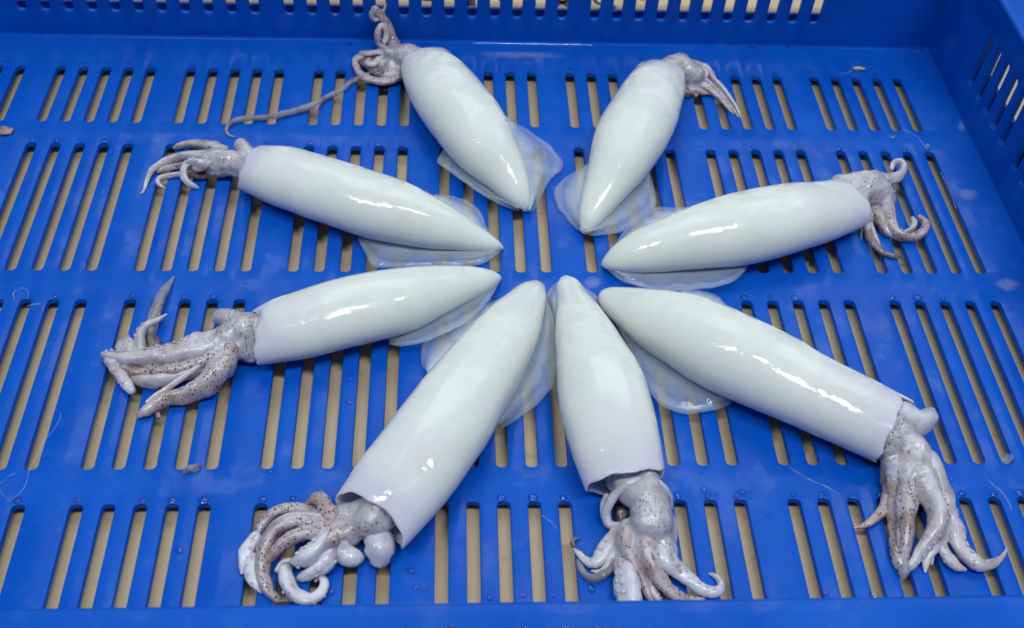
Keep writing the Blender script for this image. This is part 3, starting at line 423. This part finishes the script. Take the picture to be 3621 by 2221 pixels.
# ------------------------------------------------------------------ the crate
U0, U1 = -27.35, 21.6          # inner faces of the side walls
V0, V1 = -29.2, 2.35           # inner faces of the front and back wall
WALL_H = 5.62
G = 5.795
ROWS = [(0.0, -3.95), (-5.36, -12.73), (-14.19, -21.62), (-22.94, -26.89)]
crate = empty('plastic_crate', ((U0+U1)/2, (V0+V1)/2, 0))
tag(crate, 'blue slotted plastic crate that holds the squid', 'crate')

def slot_outline(cx, cy, hw, hl, n=6, k=0.82):
    """rounded slot as a list of points, counter-clockwise from the right side"""
    r = hw*k; pts = []
    for sx, sy, a0 in ((1, 1, 0), (-1, 1, 90), (-1, -1, 180), (1, -1, 270)):
        ox, oy = cx+sx*(hw-r), cy+sy*(hl-r)
        for i in range(n+1):
            a = R(a0+90*i/n); pts.append((ox+r*math.cos(a), oy+r*math.sin(a)))
    return pts
def panel(bm, mapf, rect, slots, th, hw, bev=0.05):
    """flat panel in (a,b) coordinates pierced by rounded slots; mapf(a,b,depth) gives 3-D.
    slots: (cell rectangle, centre, half length)"""
    def face(vs):
        try: bm.faces.new(vs)
        except ValueError: pass
    cache = {}
    def V(a, b, d):
        k = (round(a, 4), round(b, 4), round(d, 4))
        if k not in cache: cache[k] = bm.verts.new(mapf(a, b, d))
        return cache[k]
    for (a0, a1, b0, b1), (cx, cy), hl in slots:
        o0 = slot_outline(cx, cy, hw+bev, hl+bev); n = len(o0)
        o1 = slot_outline(cx, cy, hw+bev*0.3, hl+bev*0.3); o2 = slot_outline(cx, cy, hw, hl)
        m = n//4
        rect_pts = []
        for i, (x, y) in enumerate(o0):
            q = i//m; 
            if i % m == 0: side = 0
            cxn, cyn = [(a1, b1), (a0, b1), (a0, b0), (a1, b0)][q]
            t = (i % m)/(m-1)
            # first half of each quarter slides along one cell side, second half along the other
            s1 = {0: (a1, y), 1: (x, b1), 2: (a0, y), 3: (x, b0)}[q]
            s2 = {0: (x, b1), 1: (a0, y), 2: (x, b0), 3: (a1, y)}[q]
            rect_pts.append((cxn, cyn) if abs(t-0.5) < 0.09 else (s1 if t < 0.5 else s2))
        for d, ring in ((0, None),):
            rv = [V(x, y, 0) for x, y in rect_pts]; t0 = [V(x, y, 0) for x, y in o0]
            t1 = [V(x, y, bev*0.35) for x, y in o1]; t2 = [V(x, y, bev) for x, y in o2]; t3 = [V(x, y, th) for x, y in o2]
            rb = [V(x, y, th) for x, y in rect_pts]
            for i in range(n):
                j = (i+1) % n
                for A, B in ((rv, t0), (t0, t1), (t1, t2), (t2, t3), (t3, rb)):
                    vs = [A[i], A[j], B[j], B[i]]; u = []
                    for v in vs:
                        if v not in u: u.append(v)
                    if len(u) > 2: face(u)
    return V
def quad(bm, V, a0, a1, b0, b1, th):
    for d in (0, th):
        v = [V(a0, b0, d), V(a1, b0, d), V(a1, b1, d), V(a0, b1, d)]
        try: bm.faces.new(v)
        except ValueError: pass

# floor plate
FT = 0.24; HW = 0.21
bm = bmesh.new(); slots = []
ub = [U0-0.1] + [(k-4.5)*G for k in range(1, 8)] + [U1+0.1]      # borders between the eight groups
rb = [V1+0.1, -4.655, -13.46, -22.28, V0-0.1]
for k in range(8):
    for i in range(5):
        cu = (k-4)*G + (i-2)
        a0 = ub[k] if i == 0 else cu-0.5
        a1 = ub[k+1] if i == 4 else cu+0.5
        for r, (t, b) in enumerate(ROWS):
            slots.append(((a0, a1, rb[r+1], rb[r]), (cu, (t+b)/2), abs(t-b)/2))
def warp(a, b):
    return 0.05*noise.noise(Vector((a*0.16, b*0.16, 3.1)))
panel(bm, lambda a, b, d: Vector((a, b, -d+warp(a, b))), None, slots, FT, HW)
bmesh.ops.recalc_face_normals(bm, faces=bm.faces)
base = mesh_obj('base', bm, PLASTIC, crate, smooth=False)

def shade_auto(o, ang=35):
    me = o.data
    for f in me.polygons: f.use_smooth = True
    bm = bmesh.new(); bm.from_mesh(me)
    for e in bm.edges:
        if len(e.link_faces) == 2 and e.calc_face_angle(0) > R(ang): e.smooth = False
    bm.to_mesh(me); bm.free()
shade_auto(base)

# walls: slotted panel, fillet at the foot, rolled rim on top, rib outside
def wall(origin, along, outward, length, slot_u, s0, s1, rib, hw=0.23):
    """origin: inner foot corner; along / outward unit vectors; slots centred at slot_u, from height s0 to s1"""
    al, ow = Vector(along), Vector(outward); o3 = Vector(origin); th = 0.22; fr = 0.14
    LEAN = 0.0
    def mp(a, b, d): return o3 + al*a + ow*(d+b*LEAN) + Vector((0, 0, b))
    bm = bmesh.new(); cells = []; V = None
    bs = sorted(slot_u); lo, hi = fr, WALL_H-0.12
    edges = [0]
    for x, y in zip(bs, bs[1:]): edges.append((x+y)/2)
    edges.append(length)
    for c, a0, a1 in zip(bs, edges, edges[1:]):
        cells.append(((a0, a1, lo, hi), (c, (s0+s1)/2), (s1-s0)/2))
    V = panel(bm, mp, None, cells, th, hw, 0.04)
    # fillet strip from wall to floor
    n = 8; xs = edges
    prev = None
    for i in range(n+1):
        a = R(90*i/n)
        d = -(fr - fr*math.cos(a)); z = fr - (fr+0.04)*math.sin(a)
        row = [bm.verts.new(o3 + al*x + ow*d + Vector((0, 0, z))) for x in (0, length)]
        if prev: bm.faces.new((prev[0], prev[1], row[1], row[0]))
        prev = row
    bmesh.ops.recalc_face_normals(bm, faces=bm.faces)
    wobj = mesh_obj('wall', bm, PLASTIC, crate, smooth=False); shade_auto(wobj)
    # rim: rounded flange along the top
    bm = bmesh.new(); prof = []
    W = 1.9; T = 0.30
    for cx, cz, a0 in ((-0.02, 0, 180), (-0.02, 0, 135), (-0.02, 0, 90)): pass
    for i in range(7):
        a = R(200-110*i/6); prof.append((0.10+0.16*math.cos(a), -0.16+0.16*math.sin(a)))
    prof += [(0.45, 0.0), (0.62, -0.035), (1.0, -0.05), (W-0.2, -0.05)]
    for i in range(5):
        a = R(90-90*i/4); prof.append((W-0.2+0.2*math.cos(a), -0.25+0.2*math.sin(a)))
    prof += [(W, -0.9), (W-0.15, -0.9), (W-0.15, -0.35), (0.12, -T)]
    ends = []
    for x in (-W if rib is None else 0, length): pass
    for x in (0, length):
        ends.append([bm.verts.new(o3 + al*x + ow*d + Vector((0, 0, WALL_H+z))) for d, z in prof])
    k = len(prof)
    for i in range(k):
        j = (i+1) % k
        bm.faces.new((ends[0][i], ends[0][j], ends[1][j], ends[1][i]))
    bm.faces.new(ends[0]); bm.faces.new(ends[1][::-1])
    bmesh.ops.recalc_face_normals(bm, faces=bm.faces)
    ro = mesh_obj('rim', bm, PLASTIC, wobj, smooth=False); shade_auto(ro)
    # outer skirt that stands clear of the wall, up to the foot of the slots
    bm = bmesh.new()
    vs = [bm.verts.new(o3 + al*x + ow*d + Vector((0, 0, z))) for x in (0, length) for d, z in ((rib, -0.24), (rib+0.15, -0.24), (rib+0.15, 1.32), (rib, 1.32))]
    for i in range(4):
        j = (i+1) % 4; bm.faces.new((vs[i], vs[j], vs[4+j], vs[4+i]))
    bm.faces.new(vs[:4]); bm.faces.new(vs[7:3:-1])
    bmesh.ops.recalc_face_normals(bm, faces=bm.faces)
    mesh_obj('skirt', bm, PLASTIC, wobj, smooth=False)
    for x in (1.6, length-4.1) if length < 40 else (3.6, length-3.8):      # upright ribs outside, near the corners
        bm = bmesh.new()
        vs = [bm.verts.new(o3 + al*(x+q) + ow*d + Vector((0, 0, z))) for q in (0, 0.2) for d, z in ((th, 0), (rib-0.01, 0), (rib-0.01, WALL_H-0.4), (th, WALL_H-0.4))]
        for i in range(4):
            j = (i+1) % 4; bm.faces.new((vs[i], vs[j], vs[4+j], vs[4+i]))
        bm.faces.new(vs[:4]); bm.faces.new(vs[7:3:-1])
        bmesh.ops.recalc_face_normals(bm, faces=bm.faces)
        mesh_obj('rib', bm, PLASTIC, wobj, smooth=False)
    return wobj
LU, LV = U1-U0, V1-V0
# back wall slots: 11 + 13 + 11
bu = [-21.36+1.055*i for i in range(11)] + [-9.23+1.06*i for i in range(13)] + [5.03+1.055*i for i in range(11)]
tag(wall((U0, V1, 0), (1, 0, 0), (0, 1, 0), LU, [u-U0 for u in bu], 1.30, 4.1, 0.75), 'dark blue back wall with upright slots')
wall((U0, V0, 0), (1, 0, 0), (0, -1, 0), LU, [u-U0 for u in bu], 1.30, 4.1, 0.75)
ru = [-2.5-1.02*i for i in range(5)] + [-8.2-1.02*i for i in range(11)] + [-20.2-1.02*i for i in range(5)]
tag(wall((U1, V0, 0), (0, 1, 0), (1, 0, 0), LV, [v-V0 for v in ru], 1.50, 4.15, 1.25, 0.24), 'dark blue side wall with upright slots')
wall((U0, V0, 0), (0, 1, 0), (-1, 0, 0), LV, [v-V0 for v in ru], 1.50, 4.15, 1.25, 0.24)

# ------------------------------------------------------------------ squid
def tube(bm, pts, seg=14, nz=0.05, seed=0, flat=1.0, groove=0.0, suckers=False):
    """tapered fleshy tube through (x,y,z,r) with rounded ends"""
    L = sum(math.dist(a[:3], b[:3]) for a, b in zip(pts, pts[1:]))
    n = max(8, int(L/0.13)); c = resample(pts, n)
    rings = []; up = Vector((0, 0, 1)); prevs = None
    r0 = c[0][3]; r1 = c[-1][3]
    fr = []
    for i in range(n):
        a = Vector(c[max(i-1, 0)][:3]); b = Vector(c[min(i+1, n-1)][:3]); t = (b-a).normalized()
        if prevs is None:
            s = t.cross(up)
            if s.length < 0.1: s = t.cross(Vector((1, 0, 0)))
        else: s = prevs - t*prevs.dot(t)
        s.normalize(); prevs = s; fr.append((Vector(c[i][:3]), max(c[i][3], 0.02), s, s.cross(t).normalized(), t))
    stations = []
    P0, ra, s, u, t = fr[0]
    for k in (0.95, 0.75, 0.4): stations.append((P0 - t*ra*k*0.8, ra*math.sqrt(1-k*k), s, u))
    for q in fr: stations.append(q[:4])
    P1, rb_, s, u, t = fr[-1]
    for k in (0.4, 0.75, 0.95): stations.append((P1 + t*rb_*k, rb_*math.sqrt(1-k*k), s, u))
    for cpt, r, s, u in stations:
        row = []
        for j in range(seg):
            a = 2*math.pi*j/seg; d = s*math.cos(a) + u*math.sin(a)*flat
            p = cpt + d*r*(1 + groove*math.cos(3*a+seed+0.12*len(rings)) - groove*0.5)
            h = noise.noise(Vector((p.x*1.9+seed, p.y*1.9, p.z*1.9)))*1.6 + noise.noise(Vector((p.x*5+seed, p.y*5, p.z*5)))
            p = p + d*min(r, 0.5)*nz*h*1.6
            if p.z < 0.01: p.z = 0.01
            row.append(bm.verts.new(p))
        rings.append(row)
    for A, B in zip(rings, rings[1:]):
        for j in range(seg): bm.faces.new((A[j], A[(j+1) % seg], B[(j+1) % seg], B[j]))
    bm.faces.new(rings[0][::-1]); bm.faces.new(rings[-1])
    if suckers:
        acc = 0.0; k = 0; side = 1.0 if seed % 2 else -1.0
        for (p0, r0_, s, u, t), (p1, *_r) in zip(fr[n//4:], fr[n//4+1:]):
            acc += (p1-p0).length
            sr = min(r0_*0.24, 0.065)
            if acc < sr*1.25: continue
            acc = 0.0; k += 1
            nrm = (u*0.5*(1 if u.z > 0 else -1) + s*side*0.8 + t.cross(s)*0.0).normalized()
            q = nrm.cross(t).normalized(); ang = 0.38 if k % 2 else -0.38
            dr = (nrm*math.cos(ang) + q*math.sin(ang)).normalized(); b1 = dr.cross(t).normalized(); b2 = dr.cross(b1)
            base = p0 + dr*r0_*0.93; rows = []
            for rr, hh in ((1.0, -0.1), (0.95, 0.45), (0.6, 0.62), (0.3, 0.35)):
                rows.append([bm.verts.new(base + (b1*math.cos(w_) + b2*math.sin(w_))*sr*rr + dr*sr*hh) for w_ in [6.2832*m_/7 for m_ in range(7)]])
            for A, B in zip(rows, rows[1:]):
                for j in range(7): bm.faces.new((A[j], A[(j+1) % 7], B[(j+1) % 7], B[j]))
            bm.faces.new(rows[-1])
    return rings

def mantle(st, seed, lobe):
    """open tube from the cut rim to the pointed tip, wall folded inward at the rim"""
    rnd = random.Random(seed); seg = 56; n = 64
    c = resample(st, n)
    bm = bmesh.new(); uvl = bm.loops.layers.uv.new('UVMap'); rings = []; us = []
    def frame(i):
        a = Vector(c[max(i-1, 0)][:3]); b = Vector(c[min(i+1, n-1)][:3]); t = (b-a).normalized()
        s = t.cross(Vector((0, 0, 1))).normalized(); return Vector(c[i][:3]), c[i][3], c[i][4], s, s.cross(t).normalized(), t
    ph = [rnd.uniform(0, 6.28) for _ in range(4)]
    def rimoff(a):
        o = 0.07*math.sin(2*a+ph[0]) + 0.05*math.sin(3*a+ph[1]) + 0.03*math.sin(7*a+ph[2]) + 0.05*noise.noise(Vector((math.cos(a)*6, math.sin(a)*6, seed)))
        for a0, wd, amp in lobe:
            d = (a-R(a0)+math.pi) % (2*math.pi) - math.pi
            o += amp*math.exp(-(d/R(wd))**2)
        return o
    def ring(i, scale, shift, wob):
        ct, r, fl, s, u, t = frame(i); row = []
        for j in range(seg):
            a = 2*math.pi*j/seg
            d = s*math.cos(a)*r*scale + u*math.sin(a)*r*fl*scale
            p = ct + d - t*rimoff(a)*wob + t*shift
            q = 0.045*noise.noise(Vector((p.x*0.6+seed, p.y*0.6, p.z*0.6))) * (0.4 + 0.6*min(1, r))
            p = p + d.normalized()*q if d.length > 1e-6 else p
            p.z = max(p.z, 0.012)
            row.append(bm.verts.new(p))
        return row
    # inside, lip, outside
    for i, sc, sh in ((16, 0.88, 0), (8, 0.90, 0), (3, 0.925, 0)): rings.append(ring(i, sc, sh, 0)); us.append(0.0)
    for sc, sh in ((0.93, 0.06), (0.945, 0.0), (0.965, -0.02), (0.99, 0.0), (1.0, 0.06)): rings.append(ring(0, sc, sh, 1.0)); us.append(0.0)
    for i in range(1, n):
        wob = max(0, 1-i/7)**2
        rings.append(ring(i, 1.0, 0, wob)); us.append(i/n)
    _, rt, _, _, _, tt = frame(n-1)
    for kk in (0.45, 0.8, 0.96):
        rings.append(ring(n-1, math.sqrt(1-kk*kk), rt*kk, 0)); us.append(1.0)
    for k, (A, B) in enumerate(zip(rings, rings[1:])):
        for j in range(seg):
            f = bm.faces.new((A[j], A[(j+1) % seg], B[(j+1) % seg], B[j]))
            for lp, uu in zip(f.loops, (us[k], us[k], us[k+1], us[k+1])): lp[uvl].uv = (uu, j/seg)
    tip = bm.verts.new(Vector(c[-1][:3])+tt*rt); last = rings[-1]
    for j in range(seg): bm.faces.new((last[j], last[(j+1) % seg], tip))
    first = rings[0]; ctr = bm.verts.new(sum((v.co for v in first), Vector())/seg)
    for j in range(seg): bm.faces.new((first[(j+1) % seg], first[j], ctr))
    bmesh.ops.recalc_face_normals(bm, faces=bm.faces)
    return bm

def fin(fd, st, seed):
    n, m = 34, 9
    inn = resample(fd['inner'], n); out = resample(fd['outer'], n); axis = resample(st, 60)
    bm = bmesh.new(); uvl = bm.loops.layers.uv.new('UVMap'); grid = []
    for i in range(n):
        a, b = Vector(inn[i]), Vector(out[i])
        near = min(axis, key=lambda q: (q[0]-a.x)**2+(q[1]-a.y)**2)
        d = Vector((near[0]-a.x, near[1]-a.y, 0)); L = d.length
        root = a + d*(min(0.5, 0.6*L)/max(L, 1e-6)); root.z = min(max(a.z, 0.3), near[2]*0.9+0.1)
        row = []; wv = noise.noise(Vector((i*0.13, seed*7.7, 0))); jag = noise.noise(Vector((i*0.45, seed*3.3, 5)))*math.sin(math.pi*i/(n-1))
        for j in range(-1, m):
            if j < 0: p = root
            else:
                t = j/(m-1); p = a.lerp(b, t*(1+0.06*jag)) if t > 0 else a.copy()
                bulge = math.sin(math.pi*t)
                p = p + Vector((0, 0, 0.10*bulge + 0.10*wv*t*math.sin(math.pi*i/(n-1)) + 0.05*noise.noise(Vector((i*0.3, j*0.5, seed)))*t))
            p = p.copy(); p.z = max(p.z, 0.05); row.append(bm.verts.new(p))
        grid.append(row)
    for i in range(n-1):
        for j in range(m):
            f = bm.faces.new((grid[i][j], grid[i+1][j], grid[i+1][j+1], grid[i][j+1]))
            for lp, (jj, ii) in zip(f.loops, ((j, i), (j, i+1), (j+1, i+1), (j+1, i))): lp[uvl].uv = (jj/m, ii/n)
    bmesh.ops.remove_doubles(bm, verts=bm.verts, dist=0.004)
    bmesh.ops.recalc_face_normals(bm, faces=bm.faces)
    return bm

LABEL = {
 'A': 'squid at the back left with a long stretched-out tentacle, arms against the back wall',
 'B': 'shortest squid, at the back right, arms hanging to its right',
 'C': 'squid on the right with a small looped arm at its head',
 'D': 'upper of the two squid with heads to the left, small brownish curled arms',
 'E': 'lower of the two squid with heads to the left, heavily speckled arm bundle',
 'F': 'squid at the front left with curled speckled arms and a bulging white funnel',
 'G': 'squid at the front centre whose arms reach the crate rim',
 'H': 'largest squid, at the front right, arms hanging straight down from its head',
}
LOBE = {'A': [(60, 40, -.1)], 'B': [], 'C': [(300, 40, .15)], 'D': [(90, 50, -.1)], 'E': [(100, 40, -.25), (0, 40, .15)], 'F': [(180, 40, .25), (0, 40, .2), (100, 40, -.1)],
        'G': [(95, 45, .05), (180, 45, .05)], 'H': [(22, 20, .28), (52, 14, -.2), (180, 30, .1)]}
squids = {}
for si, (key, q) in enumerate(SQUID.items()):
    st = q['mantle']; b0 = st[len(st)//2]
    sq = empty('squid', (b0[0], b0[1], 0))
    tag(sq, LABEL[key], 'squid', 'squid laid out in a ring in the crate')
    mo = mesh_obj('mantle', mantle(st, si*3+1, LOBE[key]), MANTLE, sq)
    for fi, fd in enumerate(q['fins']):
        fo = mesh_obj('fin', fin(fd, st, si*2+fi+1), FIN, mo)
        sd = fo.modifiers.new('thickness', 'SOLIDIFY'); sd.thickness = 0.06*P; sd.offset = 0
    hb = bmesh.new()
    c0 = resample(st, 24); hp = next(p for nm, mt, p in q['tubes'] if nm == 'head')     # neck: fills the mouth of the mantle
    m0 = c0[0]; k0 = {'F': 0.72, 'G': 0.55}.get(key, 0.80)
    neck = [[*c0[4][:3], c0[4][3]*c0[4][4]*0.8], [m0[0], m0[1], m0[2]*0.92, m0[3]*m0[4]*k0], [*hp[min(1, len(hp)-1)][:3], hp[min(1, len(hp)-1)][3]*0.95]]
    tube(hb, neck, 22, 0.08, si*5)
    for ti, (nm, mt, pts) in enumerate(q['tubes']):
        if nm == 'head': tube(hb, pts, 18, 0.10, si*11+ti)
        elif nm in ('arm',) and mt != 'clear':         # the fleshy web at the root of each arm belongs to the head
            d = resample(pts, 12)[:5]
            tube(hb, [p[:3] + [p[3]*(1.0-0.04*k)] for k, p in enumerate(d)], 14, 0.05, si*11+ti)
    head = mesh_obj('head', hb, SKIN['head'], sq)
    rm = head.modifiers.new('skin', 'REMESH'); rm.mode = 'VOXEL'; rm.voxel_size = 0.055*P; rm.use_smooth_shade = True
    sm = head.modifiers.new('relax', 'SMOOTH'); sm.factor = 0.5; sm.iterations = 10
    for ti, (nm, mt, pts) in enumerate(q['tubes']):
        if nm == 'head': continue
        tb = bmesh.new()
        k_ = {'E': 1.06, 'F': 1.0, 'G': 0.97, 'H': 1.0}.get(key, 0.90) if nm == 'arm' else (0.72 if nm == 'tentacle' else 0.95)
        n_ = len(pts)
        pts = [[*p[:2], p[2] - p[3]*(1-k_)*0.6, p[3]*(1 - (1-k_)*min(1.0, 0.4+1.5*i/n_))] for i, p in enumerate(pts)]
        tube(tb, pts, 18, 0.10, si*11+ti, groove=0.10 if nm == 'arm' else 0.0, suckers=(nm == 'arm' and mt in ('pale', 'clear', 'white')))
        bmesh.ops.recalc_face_normals(tb, faces=tb.faces)
        o = mesh_obj(nm, tb, SKIN[mt], head)
        if mt == 'dark': o['label'] = 'dark brown ' + nm  # also covers the dark filler in squid G's collar hollow
        if mt == 'clear': o['label'] = 'glassy grey ' + nm
        if mt == 'spot': o['label'] = 'brown speckled ' + nm
    squids[key] = sq

# ------------------------------------------------------------------ slime strands, scraps and water
places = ['curled at the left edge beside a slot', 'bent across two slots at the left edge', 'hooked round a slot at the lower left', 'long and winding at the lower left',
          'short at the far lower left', 'tiny, at the left end of the front row of slots', 'at the far right between the two back rows of slots', 'along the last slot on the right', 'straight, under the lower right squid',
          'at the lower right beside the arms of the largest squid', 'beside the back right row of slots', 'short, between the two front squid']
for i, pts in enumerate(STRANDS):
    b = bmesh.new(); r = 0.020
    tube(b, [p[:3]+[r*(0.6+0.8*random.Random(i*9+k).random())] for k, p in enumerate(pts)], 8, 0.3, i)
    tag(mesh_obj('slime_strand', b, FILM), 'thin clear slime strand ' + places[i], 'strand', 'slime strands on the crate floor')
SC = {'brown': flat_mat('brown skin scrap', (0.30, 0.22, 0.20), 0.35), 'pale': SKIN['clear'], 'tan': flat_mat('tan scrap', (0.50, 0.42, 0.30), 0.4), 'clear': FILM, 'dark': SKIN['dark']}
slabel = {0: 'brownish lump of flesh at the left edge of the crate', 1: 'small grey flake of skin beside a slot at the lower left', 2: 'narrow tan scrap above the slots at the back right',
          3: 'clear scrap of slime near the last slot at the back right', 4: 'clear scrap of slime at the end of a slot at the lower right', 5: 'dark scrap in the slot under the speckled arms'}
for i, (x, y, z, l, wd, c) in enumerate(SCRAPS):
    b = bmesh.new(); bmesh.ops.create_uvsphere(b, u_segments=20, v_segments=12, radius=0.5)
    rr = random.Random(i); an = rr.uniform(0, 3.1)
    for v in b.verts:
        h = 1+0.5*noise.noise(v.co*3+Vector((i*5, 0, 0)))
        p = Vector((v.co.x*l*h, v.co.y*wd*h, v.co.z*min(wd, 0.3)*h))
        v.co = Matrix.Rotation(an, 3, 'Z') @ p + Vector((x, y, 0.08))
    tag(mesh_obj('scrap', b, SC[c]), slabel[i], 'scrap')

def drop(bm, x, y, r, h, z0=0.0, sx=1.0, ang=0.0):
    rows = []; n = 12; z0 = z0 + warp(x, y)
    for k in range(5):
        a = R(90*k/4); rr = r*math.cos(a); zz = h*math.sin(a)
        rows.append([bm.verts.new((x+rr*(sx*math.cos(t)*math.cos(ang)-math.sin(t)*math.sin(ang)), y+rr*(sx*math.cos(t)*math.sin(ang)+math.sin(t)*math.cos(ang)), z0+zz)) for t in [2*math.pi*i/n for i in range(n)]] if k < 4 else [bm.verts.new((x, y, z0+zz))])
    for A, B in zip(rows[:3], rows[1:4]):
        for i in range(n): bm.faces.new((A[i], A[(i+1) % n], B[(i+1) % n], B[i]))
    for i in range(n): bm.faces.new((rows[3][i], rows[3][(i+1) % n], rows[4][0]))
bm = bmesh.new(); rnd = random.Random(5)
for x, y, z, r in DROPS: drop(bm, x, y, r*1.3, r*0.5, 0.004, rnd.uniform(0.8, 1.5), rnd.uniform(0, 3))
for k in range(8):                                     # beads hanging on at the far end of the slots
    for i in range(5):
        for t, b_ in ROWS:
            if rnd.random() < 0.8:
                drop(bm, (k-4)*G+(i-2)+rnd.uniform(-.08, .05), t+HW*0.0+0.10+rnd.uniform(0, .06), rnd.uniform(.10, .16), rnd.uniform(.045, .065), 0.004, rnd.uniform(.7, 1.1), rnd.uniform(0, 3))
for _ in range(90):
    drop(bm, rnd.uniform(-20, 21), rnd.uniform(-27, 2), rnd.uniform(.03, .09), 0.025, 0.004)
for _ in range(60):                                    # splashes on the front rim
    drop(bm, rnd.gauss(0.6, 2.2), rnd.uniform(V0-0.75, V0-0.35), rnd.uniform(.03, .08), 0.03, WALL_H-0.05, rnd.uniform(0.8, 2.2), rnd.uniform(-.3, .3))
tag(mesh_obj('water_droplets', bm, WATER), 'clear water droplets sprinkled over the crate floor and rim', 'droplets', kind='stuff')

# water clinging to the curved foot of the back wall
bm = bmesh.new(); n = 90; prev = None
for i in range(n+1):
    x = -0.7+5.8*i/n
    e = max(0.08, (0.55+0.5*noise.noise(Vector((x*1.1, 2, 0)))) * (1.0 if 2.4 < x < 4.0 else 0.45)) * min(1, i/4, (n-i)/4+0.05)
    prof = []
    for k in range(7):
        a = R(56 + 26*e*(k/3-1)); rr = 0.34
        prof.append(bm.verts.new((x, V1-0.35+rr*math.cos(a), 0.35-(rr+0.04)*math.sin(a))))
    if prev:
        for k in range(6): bm.faces.new((prev[k], prev[k+1], prof[k+1], prof[k]))
    prev = prof
bmesh.ops.recalc_face_normals(bm, faces=bm.faces)
tag(mesh_obj('water_film', bm, WATER), 'thin line of water along the foot of the back wall', 'water')

# milky dried water marks near the right wall
def mark(name, x, y, rx, ry, ang, label):
    b = bmesh.new(); uvl = b.loops.layers.uv.new('UVMap'); n = 28; rings = []
    for k, s in enumerate((1.0, 0.72, 0.4)):
        row = []
        for i in range(n):
            t = 2*math.pi*i/n; q = s*(1+0.25*noise.noise(Vector((math.cos(t)*1.5+x, math.sin(t)*1.5, k*0.1))))
            px, py = rx*q*math.cos(t), ry*q*math.sin(t)
            X = x+px*math.cos(ang)-py*math.sin(ang); Y = y+px*math.sin(ang)+py*math.cos(ang)
            row.append((b.verts.new((X, Y, warp(X, Y)+0.014)), 1-s))
        rings.append(row)
    c = (b.verts.new((x, y, warp(x, y)+0.014)), 1.0)
    def F(vs):
        f = b.faces.new([v[0] for v in vs])
        for lp, v in zip(f.loops, vs): lp[uvl].uv = (v[1]*1.6, 0)
    for A, B in zip(rings, rings[1:]):
        for i in range(n): F((A[i], A[(i+1) % n], B[(i+1) % n], B[i]))
    for i in range(n): F((rings[-1][i], rings[-1][(i+1) % n], c))
    tag(mesh_obj(name, b, HAZE), label, 'water mark', 'dried water marks')
mark('water_mark', 21.462, -3.562, 0.5, 0.22, 1.2, 'milky water mark at the foot of the right wall')
mark('water_mark', 20.25, -8.144, 0.55, 0.4, 0.3, 'roundish milky water mark beside the right wall')
mark('water_mark', 20.165, -13.346, 0.55, 0.4, 0.2, 'large milky water mark in the right margin of the crate floor')
mark('water_mark', 1.569, 1.302, 2.2, 0.3, 0, 'long milky water mark in front of the back wall puddle')
mark('water_mark', 3.749, -13.296, 0.4, 0.35, 0.5, 'milky smear between the tips of the squid')
mark('water_mark', 18.052, -4.357, 0.22, 0.15, 0, 'small milky dot between the back rows of slots')
